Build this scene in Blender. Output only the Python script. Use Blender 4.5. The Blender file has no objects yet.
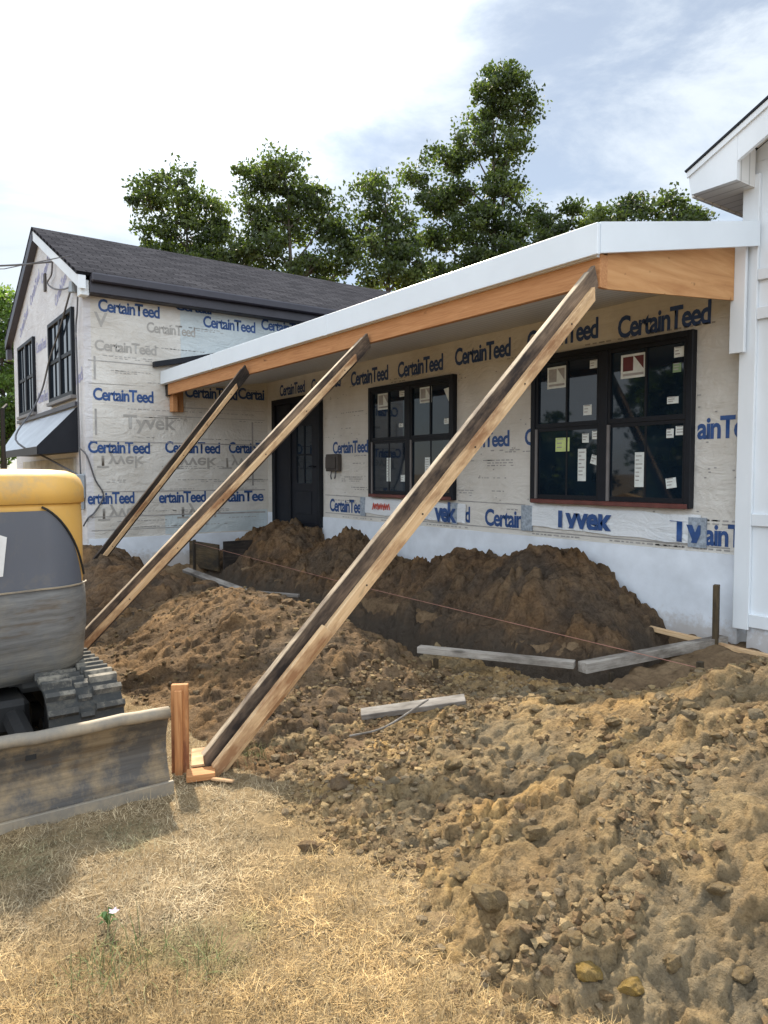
import bpy, bmesh, math, random
import numpy as np
from mathutils import Matrix, Vector
R = math.radians
scene = bpy.context.scene
COL = scene.collection
rng = np.random.default_rng(7)
random.seed(7)

# ------------------------------------------------------------------ camera, world, sun, exposure
cd = bpy.data.cameras.new('camera')
cd.sensor_fit = 'VERTICAL'; cd.sensor_height = 36.0; cd.sensor_width = 27.0
cd.lens = 725.0 / 1024.0 * 36.0
cd.clip_start = 0.05; cd.clip_end = 3000
cam = bpy.data.objects.new('camera', cd); COL.objects.link(cam)
cam.location = (0, 0, 1.6)
cam.rotation_euler = (R(90) - math.atan(38 / 725.0), 0, R(54.25))
scene.camera = cam

SUN_EL = R(43.0)
sx, sy = -0.965, 0.262                       # horizontal direction towards the sun
SUN_DIR = Vector((sx * math.cos(SUN_EL), sy * math.cos(SUN_EL), math.sin(SUN_EL))).normalized()
w = bpy.data.worlds.new('World'); scene.world = w; w.use_nodes = True
nt = w.node_tree; nt.nodes.clear()
N = nt.nodes.new; L = nt.links.new
out = N('ShaderNodeOutputWorld'); bg = N('ShaderNodeBackground'); bg.inputs[1].default_value = 0.055
sky = N('ShaderNodeTexSky'); sky.sky_type = 'NISHITA'; sky.sun_disc = False
sky.sun_elevation = SUN_EL; sky.sun_rotation = math.atan2(sx, sy)
sky.altitude = 100; sky.air_density = 1.0; sky.dust_density = 0.25; sky.ozone_density = 1.4
tc = N('ShaderNodeTexCoord')
mp = N('ShaderNodeMapping'); mp.inputs['Scale'].default_value = (1.3, 1.3, 3.4); mp.inputs['Rotation'].default_value = (0.25, 0.1, 0.5)
mp.inputs['Location'].default_value = (0.35, 0.2, 0.1)
L(tc.outputs['Generated'], mp.inputs[0])
n1 = N('ShaderNodeTexNoise'); n1.inputs['Scale'].default_value = 2.3; n1.inputs['Detail'].default_value = 9; n1.inputs['Roughness'].default_value = 0.62
n1.inputs['Distortion'].default_value = 0.35
L(mp.outputs[0], n1.inputs['Vector'])
dotn = N('ShaderNodeVectorMath'); dotn.operation = 'DOT_PRODUCT'; L(tc.outputs['Generated'], dotn.inputs[0]); dotn.inputs[1].default_value = SUN_DIR
glow = N('ShaderNodeMapRange'); glow.inputs[1].default_value = 0.88; glow.inputs[2].default_value = 1.0
L(dotn.outputs['Value'], glow.inputs[0])
gp = N('ShaderNodeMath'); gp.operation = 'POWER'; gp.inputs[1].default_value = 1.7; L(glow.outputs[0], gp.inputs[0])
# brighter clouds added to the unseen sky behind the camera as fill light
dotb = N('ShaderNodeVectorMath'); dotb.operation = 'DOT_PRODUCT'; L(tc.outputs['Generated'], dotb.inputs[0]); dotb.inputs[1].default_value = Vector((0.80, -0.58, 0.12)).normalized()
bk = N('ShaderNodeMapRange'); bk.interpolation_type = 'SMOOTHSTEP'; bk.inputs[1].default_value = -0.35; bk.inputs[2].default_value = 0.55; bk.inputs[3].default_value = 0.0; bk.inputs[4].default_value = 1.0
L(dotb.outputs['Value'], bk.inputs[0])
addm = N('ShaderNodeMath'); addm.operation = 'MULTIPLY_ADD'; addm.inputs[1].default_value = 0.46
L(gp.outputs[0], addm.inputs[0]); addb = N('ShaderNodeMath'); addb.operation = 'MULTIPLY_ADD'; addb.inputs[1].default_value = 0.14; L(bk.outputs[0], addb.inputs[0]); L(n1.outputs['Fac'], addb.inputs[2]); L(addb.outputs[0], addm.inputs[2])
cm = N('ShaderNodeMapRange'); cm.inputs[1].default_value = 0.42; cm.inputs[2].default_value = 0.66; cm.interpolation_type = 'SMOOTHSTEP'
cm.inputs[3].default_value = 0.42; cm.inputs[4].default_value = 0.95
L(addm.outputs[0], cm.inputs[0])
cl = N('ShaderNodeMapRange'); cl.inputs[3].default_value = 9.6; cl.inputs[4].default_value = 30.0   # thin cloud radiance, brighter round the sun
L(gp.outputs[0], cl.inputs[0])
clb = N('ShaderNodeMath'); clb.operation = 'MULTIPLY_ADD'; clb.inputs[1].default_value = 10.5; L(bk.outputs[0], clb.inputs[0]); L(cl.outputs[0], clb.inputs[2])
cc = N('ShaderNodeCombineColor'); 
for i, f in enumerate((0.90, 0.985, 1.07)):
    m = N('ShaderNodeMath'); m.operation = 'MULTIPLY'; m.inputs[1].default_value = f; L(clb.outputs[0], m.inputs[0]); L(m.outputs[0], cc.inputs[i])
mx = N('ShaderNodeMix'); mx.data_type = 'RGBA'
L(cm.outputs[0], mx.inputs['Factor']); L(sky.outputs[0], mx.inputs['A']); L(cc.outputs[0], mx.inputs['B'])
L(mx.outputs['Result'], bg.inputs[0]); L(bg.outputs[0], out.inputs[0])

sd = bpy.data.lights.new('sun', 'SUN'); sd.energy = 4.3; sd.angle = R(1.6); sd.color = (1.0, 0.87, 0.68)   # veiled by thin cloud
so = bpy.data.objects.new('sun', sd); COL.objects.link(so)
so.rotation_euler = (-SUN_DIR).to_track_quat('-Z', 'Y').to_euler(); so.location = (0, 0, 30)
vs = scene.view_settings
scene.display_settings.display_device = 'sRGB'
vs.view_transform = 'Standard'; vs.look = 'None'; vs.exposure = 0.98; vs.gamma = 1.0; vs.use_curve_mapping = False
scene.cycles.max_bounces = 8; scene.cycles.diffuse_bounces = 4

# ------------------------------------------------------------------ helpers
WM = {}
def reg(o, M=None):
    COL.objects.link(o); WM[o.name] = M if M is not None else Matrix.Identity(4); return o
def tag(o, label, cat, group=None, kind=None):
    if label: o['label'] = label
    if cat: o['category'] = cat
    if group: o['group'] = group
    if kind: o['kind'] = kind
    return o
def thing(name, label, cat, loc=(0, 0, 0), group=None):
    o = bpy.data.objects.new(name, None); o.empty_display_size = 0.2
    M = Matrix.Translation(loc); o.matrix_basis = M
    reg(o, M); tag(o, label, cat, group); return o
def link(o, parent=None, M=None):
    M = M if M is not None else Matrix.Identity(4)
    reg(o, M)
    if parent is not None:
        o.parent = parent; o.matrix_parent_inverse = WM[parent.name].inverted()
    o.matrix_basis = M
    return o
def obj(name, bm, mat, parent=None, M=None, smooth=False):
    me = bpy.data.meshes.new(name); bm.to_mesh(me); bm.free()
    if smooth:
        for p in me.polygons: p.use_smooth = True
    for m in (mat if isinstance(mat, (list, tuple)) else [mat]): me.materials.append(m)
    return link(bpy.data.objects.new(name, me), parent, M)
def nmesh(name, V, F, mat, parent=None, smooth=True, cols=None, M=None):
    """numpy verts + quad/tri faces (uniform size)"""
    me = bpy.data.meshes.new(name); V = np.asarray(V, np.float32); F = np.asarray(F, np.int32)
    me.vertices.add(len(V)); me.vertices.foreach_set('co', V.ravel())
    k = F.shape[1]; me.loops.add(F.size); me.loops.foreach_set('vertex_index', F.ravel())
    me.polygons.add(len(F)); me.polygons.foreach_set('loop_start', np.arange(0, F.size, k, dtype=np.int32))
    me.polygons.foreach_set('use_smooth', np.full(len(F), smooth))
    me.update(calc_edges=True)
    if cols is not None:
        a = me.color_attributes.new('tint', 'FLOAT_COLOR', 'POINT')
        c4 = np.ones((len(V), 4), np.float32); c4[:, :cols.shape[1]] = cols; a.data.foreach_set('color', c4.ravel())
    for m in (mat if isinstance(mat, (list, tuple)) else [mat]): me.materials.append(m)
    return link(bpy.data.objects.new(name, me), parent, M)
def bx(bm, x0, x1, y0, y1, z0, z1, bev=0.0):
    t = bmesh.new()
    bmesh.ops.create_cube(t, size=1)
    bmesh.ops.scale(t, vec=(x1 - x0, y1 - y0, z1 - z0), verts=t.verts)
    bmesh.ops.translate(t, vec=((x0 + x1) / 2, (y0 + y1) / 2, (z0 + z1) / 2), verts=t.verts)
    if bev > 0: bmesh.ops.bevel(t, geom=list(t.edges), offset=bev, segments=1, affect='EDGES')
    merge(bm, t); return bm
def merge(bm, t, M=None):
    if M is not None: bmesh.ops.transform(t, matrix=M, verts=t.verts)
    me = bpy.data.meshes.new('tmp'); t.to_mesh(me); t.free(); bm.from_mesh(me); bpy.data.meshes.remove(me)
def BX(*a): return bx(bmesh.new(), *a)
def poly(bm, pts):
    vs_ = [bm.verts.new(p) for p in pts]; return bm.faces.new(vs_)
def prism(bm, pts, vec):
    a = [bm.verts.new(p) for p in pts]; v = Vector(vec); b = [bm.verts.new(Vector(p) + v) for p in pts]
    n = len(a); bm.faces.new(a); bm.faces.new(list(reversed(b)))
    for i in range(n): bm.faces.new((a[i], b[i], b[(i + 1) % n], a[(i + 1) % n]))
    bmesh.ops.recalc_face_normals(bm, faces=bm.faces); return bm
def tube(bm, pts, r, seg=8, cap=True):
    pts = [Vector(p) for p in pts]; rs = r if isinstance(r, (list, tuple)) else [r] * len(pts)
    rings = []; up = Vector((0, 0, 1))
    for i, p in enumerate(pts):
        d = (pts[min(i + 1, len(pts) - 1)] - pts[max(i - 1, 0)]).normalized()
        a = d.cross(up); 
        if a.length < 1e-3: a = d.cross(Vector((1, 0, 0)))
        a.normalize(); b = d.cross(a).normalized()
        rings.append([bm.verts.new(p + (a * math.cos(2 * math.pi * k / seg) + b * math.sin(2 * math.pi * k / seg)) * rs[i]) for k in range(seg)])
    for i in range(len(rings) - 1):
        for k in range(seg): bm.faces.new((rings[i][k], rings[i][(k + 1) % seg], rings[i + 1][(k + 1) % seg], rings[i + 1][k]))
    if cap: bm.faces.new(rings[0]); bm.faces.new(list(reversed(rings[-1])))
    bmesh.ops.recalc_face_normals(bm, faces=bm.faces); return bm
def catmull(pts, n=8):
    P = [Vector(p) for p in pts]; P = [P[0] * 2 - P[1]] + P + [P[-1] * 2 - P[-2]]; o = []
    for i in range(1, len(P) - 2):
        for k in range(n):
            t = k / n; a, b, c, d = P[i - 1:i + 3]
            o.append(0.5 * (2 * b + (c - a) * t + (2 * a - 5 * b + 4 * c - d) * t * t + (3 * b - a - 3 * c + d) * t ** 3))
    o.append(P[-2]); return o
def board_M(p0, p1, side):
    """local X along the board, Z along 'side' as nearly as possible"""
    x = (Vector(p1) - Vector(p0)).normalized(); z = Vector(side); z = (z - x * z.dot(x)).normalized(); y = z.cross(x)
    M = Matrix((x, y, z)).transposed().to_4x4(); M.translation = Vector(p0); return M
def board(name, p0, p1, wdt, thk, side, mat, parent=None, bev=0.003, ends=(0, 0)):
    """board with width along local Y, thickness along 'side' (local Z); origin on its start axis"""
    Ln = (Vector(p1) - Vector(p0)).length
    t = BX(0, Ln, -wdt / 2, wdt / 2, -thk / 2, thk / 2, bev)
    for v in t.verts:                                   # oblique cuts
        if v.co.x < Ln * .5: v.co.x += ends[0] * v.co.y
        else: v.co.x += ends[1] * v.co.y
    return obj(name, t, mat, parent, board_M(p0, p1, side))

# value noise
def vnoise(x, y, seed):
    xi = np.floor(x).astype(np.int64); yi = np.floor(y).astype(np.int64); fx = x - xi; fy = y - yi
    fx = fx * fx * (3 - 2 * fx); fy = fy * fy * (3 - 2 * fy)
    def h(a, b):
        n = (a * 374761393 + b * 668265263 + seed * 974634777) & 0x7fffffff
        n = ((n ^ (n >> 13)) * 1274126177) & 0x7fffffff
        return ((n ^ (n >> 16)) & 0xffff) / 65535.0
    return (h(xi, yi) * (1 - fx) + h(xi + 1, yi) * fx) * (1 - fy) + (h(xi, yi + 1) * (1 - fx) + h(xi + 1, yi + 1) * fx) * fy
def ridg(x, y, sc, octv=4, seed=1):
    a = 1.0; s = 0; t = 0
    for o in range(octv):
        s = s + a * (1 - 2 * np.abs(2 * vnoise(x * sc + 7.7 * o, y * sc + 3.3 * o, seed + o) - 1)); t += a; a *= .55; sc *= 2.1
    return s / t
def fbm(x, y, sc, octv=4, seed=1, gain=.5):
    a = 1.0; s = 0; t = 0
    for o in range(octv):
        s = s + a * (vnoise(x * sc + 17.3 * o, y * sc - 9.1 * o, seed + o) - .5); t += a; a *= gain; sc *= 2.03
    return s / t * 2
def chunk(x, y, sc, seed, sharp=3.4, want_id=False):
    """broken blocky clods: random flat-topped cells with crevices between them, 0..1"""
    wx = x * sc + .55 * fbm(x, y, sc * .9, 3, seed + 1); wy = y * sc + .55 * fbm(x, y, sc * .9, 3, seed + 2)
    xi = np.floor(wx).astype(np.int64); yi = np.floor(wy).astype(np.int64)
    def hh(a, b, k):
        n = (a * 73856093 + b * 19349663 + (seed + k) * 83492791) & 0x7fffffff
        n = ((n ^ (n >> 13)) * 1274126177) & 0x7fffffff
        return ((n ^ (n >> 15)) & 0xffff) / 65535.0
    F1 = np.full(x.shape, 9.0); F2 = F1.copy(); R1 = F1 * 0; TX = F1 * 0; TY = F1 * 0
    for dx in (-1, 0, 1):
        for dy in (-1, 0, 1):
            a, b = xi + dx, yi + dy; ox = wx - (a + hh(a, b, 1)); oy = wy - (b + hh(a, b, 2)); d = np.sqrt(ox * ox + oy * oy)
            c = d < F1; F2 = np.where(c, F1, np.minimum(F2, d)); F1 = np.where(c, d, F1); R1 = np.where(c, hh(a, b, 3), R1)
            TX = np.where(c, ox * (hh(a, b, 4) - .5), TX); TY = np.where(c, oy * (hh(a, b, 5) - .5), TY)
    e = np.clip((F2 - F1) * sharp, 0, 1); e = np.sqrt(e * (2 - e))
    if want_id: return R1
    return e * (.15 + .85 * R1 ** 1.6) * (1 + .9 * (TX + TY))
def broken(x, y, amp, seed):
    m1 = sst(-.25, .35, fbm(x, y, 1.3, 3, seed + 9)); m2 = sst(-.3, .3, fbm(x, y, 2.4, 3, seed + 19)); m3 = sst(-.35, .25, fbm(x, y, 3.1, 3, seed + 29))
    return amp * (.075 * chunk(x, y, 4.2, seed + 100) * m1 + .050 * chunk(x, y, 9, seed + 200) * (.25 + .75 * m2) + .026 * chunk(x, y, 19, seed + 300) * (.3 + .7 * m3) + .012 * chunk(x, y, 38, seed + 400)) - amp * .03
def sst(a, b, x):
    t = np.clip((x - a) / (b - a), 0, 1); return t * t * (3 - 2 * t)

# ------------------------------------------------------------------ materials
def mat(name, rough=.6, metal=0, spec=.5):
    m = bpy.data.materials.new(name); m.use_nodes = True; b = m.node_tree.nodes['Principled BSDF']
    b.inputs['Roughness'].default_value = rough; b.inputs['Metallic'].default_value = metal; b.inputs['Specular IOR Level'].default_value = spec
    return m, m.node_tree, b
def nodes_noise(t, scale, detail=5, rough=.55, coord='Object', mscale=(1, 1, 1), dist=0):
    c = t.nodes.new('ShaderNodeTexCoord'); mp = t.nodes.new('ShaderNodeMapping'); mp.inputs['Scale'].default_value = mscale
    t.links.new(c.outputs[coord], mp.inputs[0])
    n = t.nodes.new('ShaderNodeTexNoise'); n.inputs['Scale'].default_value = scale; n.inputs['Detail'].default_value = detail
    n.inputs['Roughness'].default_value = rough; n.inputs['Distortion'].default_value = dist
    t.links.new(mp.outputs[0], n.inputs['Vector']); return n, mp
def ramp(t, src, stops):
    r = t.nodes.new('ShaderNodeValToRGB'); e = r.color_ramp.elements
    while len(e) < len(stops): e.new(0.5)
    for i, (p, c) in enumerate(stops): e[i].position = p; e[i].color = (*c, 1) if len(c) == 3 else c
    t.links.new(src, r.inputs[0]); return r
def mixc(t, fac, a, b, mode='MIX'):
    m = t.nodes.new('ShaderNodeMix'); m.data_type = 'RGBA'; m.blend_type = mode
    for s, v in (('Factor', fac), ('A', a), ('B', b)):
        if isinstance(v, (int, float)): m.inputs[s].default_value = v
        elif isinstance(v, tuple): m.inputs[s].default_value = (*v, 1)
        else: t.links.new(v, m.inputs[s])
    return m.outputs['Result']
def bump(t, b, h, strength=.3, dist=.02):
    n = t.nodes.new('ShaderNodeBump'); n.inputs['Strength'].default_value = strength; n.inputs['Distance'].default_value = dist
    t.links.new(h, n.inputs['Height']); t.links.new(n.outputs[0], b.inputs['Normal'])
def simple(name, col, rough=.6, metal=0, var=.15, scale=6, bmp=0.0, spec=.5, mscale=(1, 1, 1)):
    m, t, b = mat(name, rough, metal, spec)
    n, _ = nodes_noise(t, scale, mscale=mscale)
    lo = tuple(c * (1 - var) for c in col); hi = tuple(min(1, c * (1 + var)) for c in col)
    r = ramp(t, n.outputs['Fac'], [(.3, lo), (.7, hi)]); t.links.new(r.outputs[0], b.inputs['Base Color'])
    if bmp: bump(t, b, n.outputs['Fac'], bmp, .02)
    return m
def wood(name, c0, c1, c2, rough=.75, stain=0.0, stain_col=(.03, .025, .02), knots=True, gs=(1.2, 22, 22)):
    m, t, b = mat(name, rough, spec=.25)
    n, mp = nodes_noise(t, 3.0, 6, .6, mscale=gs, dist=.6)
    oi = t.nodes.new('ShaderNodeObjectInfo'); cx = t.nodes.new('ShaderNodeCombineXYZ'); mu = t.nodes.new('ShaderNodeMath'); mu.operation = 'MULTIPLY'; mu.inputs[1].default_value = 37
    t.links.new(oi.outputs['Random'], mu.inputs[0]); t.links.new(mu.outputs[0], cx.inputs[0]); t.links.new(mu.outputs[0], cx.inputs[1]); t.links.new(cx.outputs[0], mp.inputs['Location'])
    r = ramp(t, n.outputs['Fac'], [(.28, c0), (.5, c1), (.75, c2)])
    col = r.outputs[0]
    if knots:
        k, kp = nodes_noise(t, 2.2, 2, .4, mscale=(1.6, 5, 5)); t.links.new(cx.outputs[0], kp.inputs['Location'])
        kr = ramp(t, k.outputs['Fac'], [(.70, (0, 0, 0)), (.78, (1, 1, 1))]); col = mixc(t, kr.outputs[0], col, tuple(c * .35 for c in c0))
    if stain:
        s, sp = nodes_noise(t, 1.6, 5, .7, mscale=(1, 2.5, 2.5)); t.links.new(cx.outputs[0], sp.inputs['Location'])
        sr = ramp(t, s.outputs['Fac'], [(.5 - stain * .25, (0, 0, 0)), (.62, (1, 1, 1))]); col = mixc(t, sr.outputs[0], col, stain_col)
    t.links.new(col, b.inputs['Base Color']); bump(t, b, n.outputs['Fac'], .25, .004)
    return m
def soil(name, dark, mid, light, grey, grain=1.0):
    m, t, b = mat(name, .95, spec=.1)
    n, _ = nodes_noise(t, 2.2, 8, .65); f, _ = nodes_noise(t, 34, 6, .7); g, _ = nodes_noise(t, 1.1, 5, .6, mscale=(1, 1.4, 1))
    r = ramp(t, n.outputs['Fac'], [(.30, dark), (.5, mid), (.72, light)])
    gr = ramp(t, g.outputs['Fac'], [(.42, (0, 0, 0)), (.62, (1, 1, 1))])
    c = mixc(t, gr.outputs[0], r.outputs[0], grey)
    fr = ramp(t, f.outputs['Fac'], [(.25, (.55, .53, .5)), (.5, (1, 1, 1)), (.8, (1.35, 1.32, 1.25))])
    c = mixc(t, 1.0, c, fr.outputs[0], 'MULTIPLY')
    k_, _ = nodes_noise(t, 12, 5, .65); kr = ramp(t, k_.outputs['Fac'], [(.28, (.62, .60, .57)), (.5, (1, 1, 1)), (.75, (1.22, 1.2, 1.14))]); c = mixc(t, 1.0, c, kr.outputs[0], 'MULTIPLY')
    if name.endswith('_soil'):
        at = t.nodes.new('ShaderNodeAttribute'); at.attribute_name = 'tint'; c = mixc(t, 1.0, c, at.outputs['Color'], 'MULTIPLY')
    h_, _ = nodes_noise(t, 110, 4, .7); ad = t.nodes.new('ShaderNodeMath'); ad.operation = 'MULTIPLY_ADD'; ad.inputs[1].default_value = .35
    t.links.new(h_.outputs['Fac'], ad.inputs[0]); t.links.new(f.outputs['Fac'], ad.inputs[2])
    t.links.new(c, b.inputs['Base Color'])
    bump(t, b, ad.outputs[0], 1.0, .04 * grain); return m
M = {}
M['soil_wall'] = soil('dark_soil', (.085, .053, .031), (.165, .104, .060), (.26, .17, .10), (.125, .092, .065))
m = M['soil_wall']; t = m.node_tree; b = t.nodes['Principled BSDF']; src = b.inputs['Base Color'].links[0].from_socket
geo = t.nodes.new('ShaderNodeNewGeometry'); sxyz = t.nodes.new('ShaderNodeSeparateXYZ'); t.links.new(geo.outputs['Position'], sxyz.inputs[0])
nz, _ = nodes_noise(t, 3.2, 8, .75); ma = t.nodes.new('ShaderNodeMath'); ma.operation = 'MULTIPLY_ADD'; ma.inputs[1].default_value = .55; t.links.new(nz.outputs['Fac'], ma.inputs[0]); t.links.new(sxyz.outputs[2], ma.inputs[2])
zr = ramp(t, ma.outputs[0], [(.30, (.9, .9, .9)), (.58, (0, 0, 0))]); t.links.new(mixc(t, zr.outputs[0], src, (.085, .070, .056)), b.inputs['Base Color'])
M['soil_mid'] = soil('brown_soil', (.11, .073, .043), (.20, .133, .077), (.31, .21, .12), (.165, .12, .08))
M['soil_fg'] = soil('clay_soil', (.15, .10, .055), (.31, .215, .112), (.53, .365, .16), (.27, .212, .133))
M['clod'] = soil('clod_clay', (.32, .225, .12), (.44, .325, .175), (.54, .405, .225), (.40, .31, .195))
M['ochre'] = soil('ochre_clay', (.46, .31, .10), (.58, .39, .13), (.64, .46, .20), (.52, .37, .16))
M['clod_brown'] = soil('brown_clod', (.28, .19, .11), (.37, .26, .155), (.45, .33, .20), (.33, .24, .16))
M['clod_grey'] = soil('grey_clod', (.31, .25, .165), (.39, .32, .215), (.46, .385, .26), (.36, .30, .21))
M['crumb'] = soil('crumb_clay', (.8, .8, .8), (1, 1, 1), (1, 1, 1), (.9, .9, .9)); t = M['crumb'].node_tree; b = t.nodes['Principled BSDF']; at = t.nodes.new('ShaderNodeAttribute'); at.attribute_name = 'tint'; t.links.new(at.outputs['Color'], b.inputs['Base Color'])
# ground: straw lawn and dug soil by vertex tint
m, t, b = mat('ground_surface', .95, spec=.1); M['ground'] = m
at = t.nodes.new('ShaderNodeAttribute'); at.attribute_name = 'tint'
n, _ = nodes_noise(t, 2.0, 8, .65); f, _ = nodes_noise(t, 30, 6, .7)
rs_ = ramp(t, n.outputs['Fac'], [(.3, (.105, .07, .043)), (.5, (.175, .12, .072)), (.72, (.27, .19, .115))])
rg = ramp(t, n.outputs['Fac'], [(.3, (.16, .115, .062)), (.55, (.25, .185, .105)), (.75, (.33, .25, .15))])
sp = t.nodes.new('ShaderNodeSeparateColor'); t.links.new(at.outputs['Color'], sp.inputs[0])
c = mixc(t, sp.outputs[0], rg.outputs[0], rs_.outputs[0])
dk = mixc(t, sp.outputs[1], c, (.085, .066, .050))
fr = ramp(t, f.outputs['Fac'], [(.25, (.5, .5, .48)), (.5, (1, 1, 1)), (.8, (1.3, 1.3, 1.25))])
t.links.new(mixc(t, 1.0, dk, fr.outputs[0], 'MULTIPLY'), b.inputs['Base Color']); bump(t, b, f.outputs['Fac'], .7, .03)
# straw
m, t, b = mat('straw', .8, spec=.2); M['straw'] = m
at = t.nodes.new('ShaderNodeAttribute'); at.attribute_name = 'tint'; t.links.new(at.outputs['Color'], b.inputs['Base Color'])
b.inputs['Subsurface Weight'].default_value = 0.0
# leaves
def leafmat(name):
    m = bpy.data.materials.new(name); m.use_nodes = True; t = m.node_tree; b = t.nodes['Principled BSDF']
    at = t.nodes.new('ShaderNodeAttribute'); at.attribute_name = 'tint'; t.links.new(at.outputs['Color'], b.inputs['Base Color']); b.inputs['Roughness'].default_value = .55
    tr = t.nodes.new('ShaderNodeBsdfTranslucent'); g = mixc(t, 1.0, at.outputs['Color'], (1.5, 1.7, .6), 'MULTIPLY'); t.links.new(g, tr.inputs[0])
    ms = t.nodes.new('ShaderNodeMixShader'); ms.inputs[0].default_value = .48
    t.links.new(b.outputs[0], ms.inputs[1]); t.links.new(tr.outputs[0], ms.inputs[2]); t.links.new(ms.outputs[0], t.nodes['Material Output'].inputs[0]); return m
M['leaf'] = leafmat('leaf')
M['bark'] = simple('bark', (.085, .07, .055), .9, var=.4, scale=9, bmp=.4, mscale=(1, 1, .3))
# lumber
M['wood_beam'] = wood('fir_beam', (.37, .165, .068), (.46, .222, .095), (.55, .285, .13), stain=.0)
M['wood_ply'] = wood('plywood', (.42, .20, .08), (.53, .28, .12), (.63, .37, .175), gs=(6, .5, 5))
M['wood_edge'] = wood('worn_edge', (.30, .24, .17), (.48, .39, .28), (.60, .50, .38), stain=.3, stain_col=(.12, .09, .07), knots=False)
M['wood_new'] = wood('new_stud', (.50, .31, .16), (.64, .44, .25), (.74, .55, .34), stain=.15, stain_col=(.30, .16, .08))
M['wood_tan'] = wood('tan_stud', (.34, .20, .10), (.45, .29, .15), (.54, .37, .21), stain=.3, stain_col=(.17, .10, .06))
M['wood_old'] = wood('weathered_plank', (.11, .08, .058), (.23, .165, .115), (.34, .26, .185), stain=.50, stain_col=(.035, .028, .026))
M['wood_black'] = wood('black_plank', (.035, .028, .024), (.065, .052, .045), (.12, .095, .08), stain=.6, stain_col=(.02, .018, .017))
M['wood_grey'] = wood('grey_plank', (.17, .155, .14), (.26, .24, .22), (.35, .33, .30), stain=.25, stain_col=(.10, .09, .08))
M['wood_form'] = wood('silvered_form_board', (.25, .225, .195), (.37, .335, .295), (.47, .43, .385), stain=.2, stain_col=(.15, .13, .11))
M['wood_stake'] = wood('cedar_stake', (.33, .14, .055), (.45, .21, .085), (.54, .29, .13), stain=.1, stain_col=(.2, .08, .04))
M['wood_darkstake'] = wood('dark_stake', (.045, .032, .024), (.085, .06, .029), (.15, .11, .075), stain=.3)
# house
def wrapmat(name, base, dirt, blue=0):
    m, t, b = mat(name, .55, spec=.35)
    n, _ = nodes_noise(t, 1.3, 6, .6); w1, _ = nodes_noise(t, 2.6, 5, .6, mscale=(1, 1, 2.2), dist=1.2); w2, _ = nodes_noise(t, 26, 3, .5, mscale=(1, 1, .5))
    r = ramp(t, n.outputs['Fac'], [(.32, dirt), (.6, base)])
    wv = t.nodes.new('ShaderNodeTexWave'); wv.bands_direction = 'Z'; wv.inputs['Scale'].default_value = 3.2; wv.inputs['Distortion'].default_value = 1.5; wv.inputs['Detail'].default_value = 3
    c = t.nodes.new('ShaderNodeTexCoord'); t.links.new(c.outputs['Object'], wv.inputs['Vector'])
    wr = ramp(t, wv.outputs['Fac'], [(.0, (.965, .965, .96)), (.10, (1, 1, 1))])
    t.links.new(mixc(t, 1.0, r.outputs[0], wr.outputs[0], 'MULTIPLY'), b.inputs['Base Color'])
    ad = t.nodes.new('ShaderNodeMath'); ad.operation = 'MULTIPLY_ADD'; ad.inputs[1].default_value = .25; t.links.new(w2.outputs['Fac'], ad.inputs[0]); t.links.new(w1.outputs['Fac'], ad.inputs[2])
    bump(t, b, ad.outputs[0], .55, .05); return m
M['wrap'] = wrapmat('building_wrap', (.66, .64, .60), (.53, .50, .45))
M['wrap_white'] = wrapmat('white_wrap', (.74, .77, .80), (.62, .66, .70))
M['wrap_blue'] = wrapmat('bluish_wrap', (.56, .62, .64), (.46, .52, .54))
M['wrap_gable'] = wrapmat('gable_wrap', (.66, .65, .66), (.54, .52, .53))
M['found'] = simple('white_foundation_coat', (.70, .75, .82), .65, var=.12, scale=3.2, bmp=.35)
t = M['found'].node_tree; b = t.nodes['Principled BSDF']; src = b.inputs['Base Color'].links[0].from_socket
geo = t.nodes.new('ShaderNodeNewGeometry'); sxyz = t.nodes.new('ShaderNodeSeparateXYZ'); t.links.new(geo.outputs['Position'], sxyz.inputs[0])
nz, _ = nodes_noise(t, 14, 8, .75); ma = t.nodes.new('ShaderNodeMath'); ma.operation = 'MULTIPLY_ADD'; ma.inputs[1].default_value = -.50; t.links.new(nz.outputs['Fac'], ma.inputs[0]); t.links.new(sxyz.outputs[2], ma.inputs[2])
zr = ramp(t, ma.outputs[0], [(.0, (.55, .55, .55)), (.14, (0, 0, 0))]); t.links.new(mixc(t, zr.outputs[0], src, (.36, .29, .22)), b.inputs['Base Color'])
M['ink'] = simple('blue_ink', (.022, .072, .225), .5, var=.2, scale=20)
M['ink_dark'] = simple('dark_ink', (.026, .066, .20), .5, var=.2, scale=20)
M['ink_ghost'] = simple('show_through_ink', (.36, .345, .32), .6, var=.1, scale=8)
M['ink_faint'] = simple('faint_print', (.33, .32, .31), .6, var=.25, scale=8)
M['ink_purple'] = simple('purple_print', (.33, .33, .50), .6, var=.25, scale=5)
M['tape'] = simple('grey_tape', (.30, .35, .41), .45, var=.35, scale=40)
M['red_ink'] = simple('red_ink', (.60, .10, .07), .5)
M['white_trim'] = simple('white_trim', (.74, .78, .82), .42, var=.08, scale=2.2, bmp=.05, mscale=(1, 1, .4))
M['white_fascia'] = simple('white_fascia_metal', (.70, .76, .82), .35, var=.04, scale=2)
m, t, b = mat('soffit_board', .5); M['soffit'] = m
wv = t.nodes.new('ShaderNodeTexWave'); wv.bands_direction = 'Y'; wv.inputs['Scale'].default_value = 2.6; c = t.nodes.new('ShaderNodeTexCoord'); t.links.new(c.outputs['Object'], wv.inputs['Vector'])
r = ramp(t, wv.outputs['Fac'], [(.0, (.42, .42, .42)), (.08, (.70, .70, .69))]); t.links.new(r.outputs[0], b.inputs['Base Color'])
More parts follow.
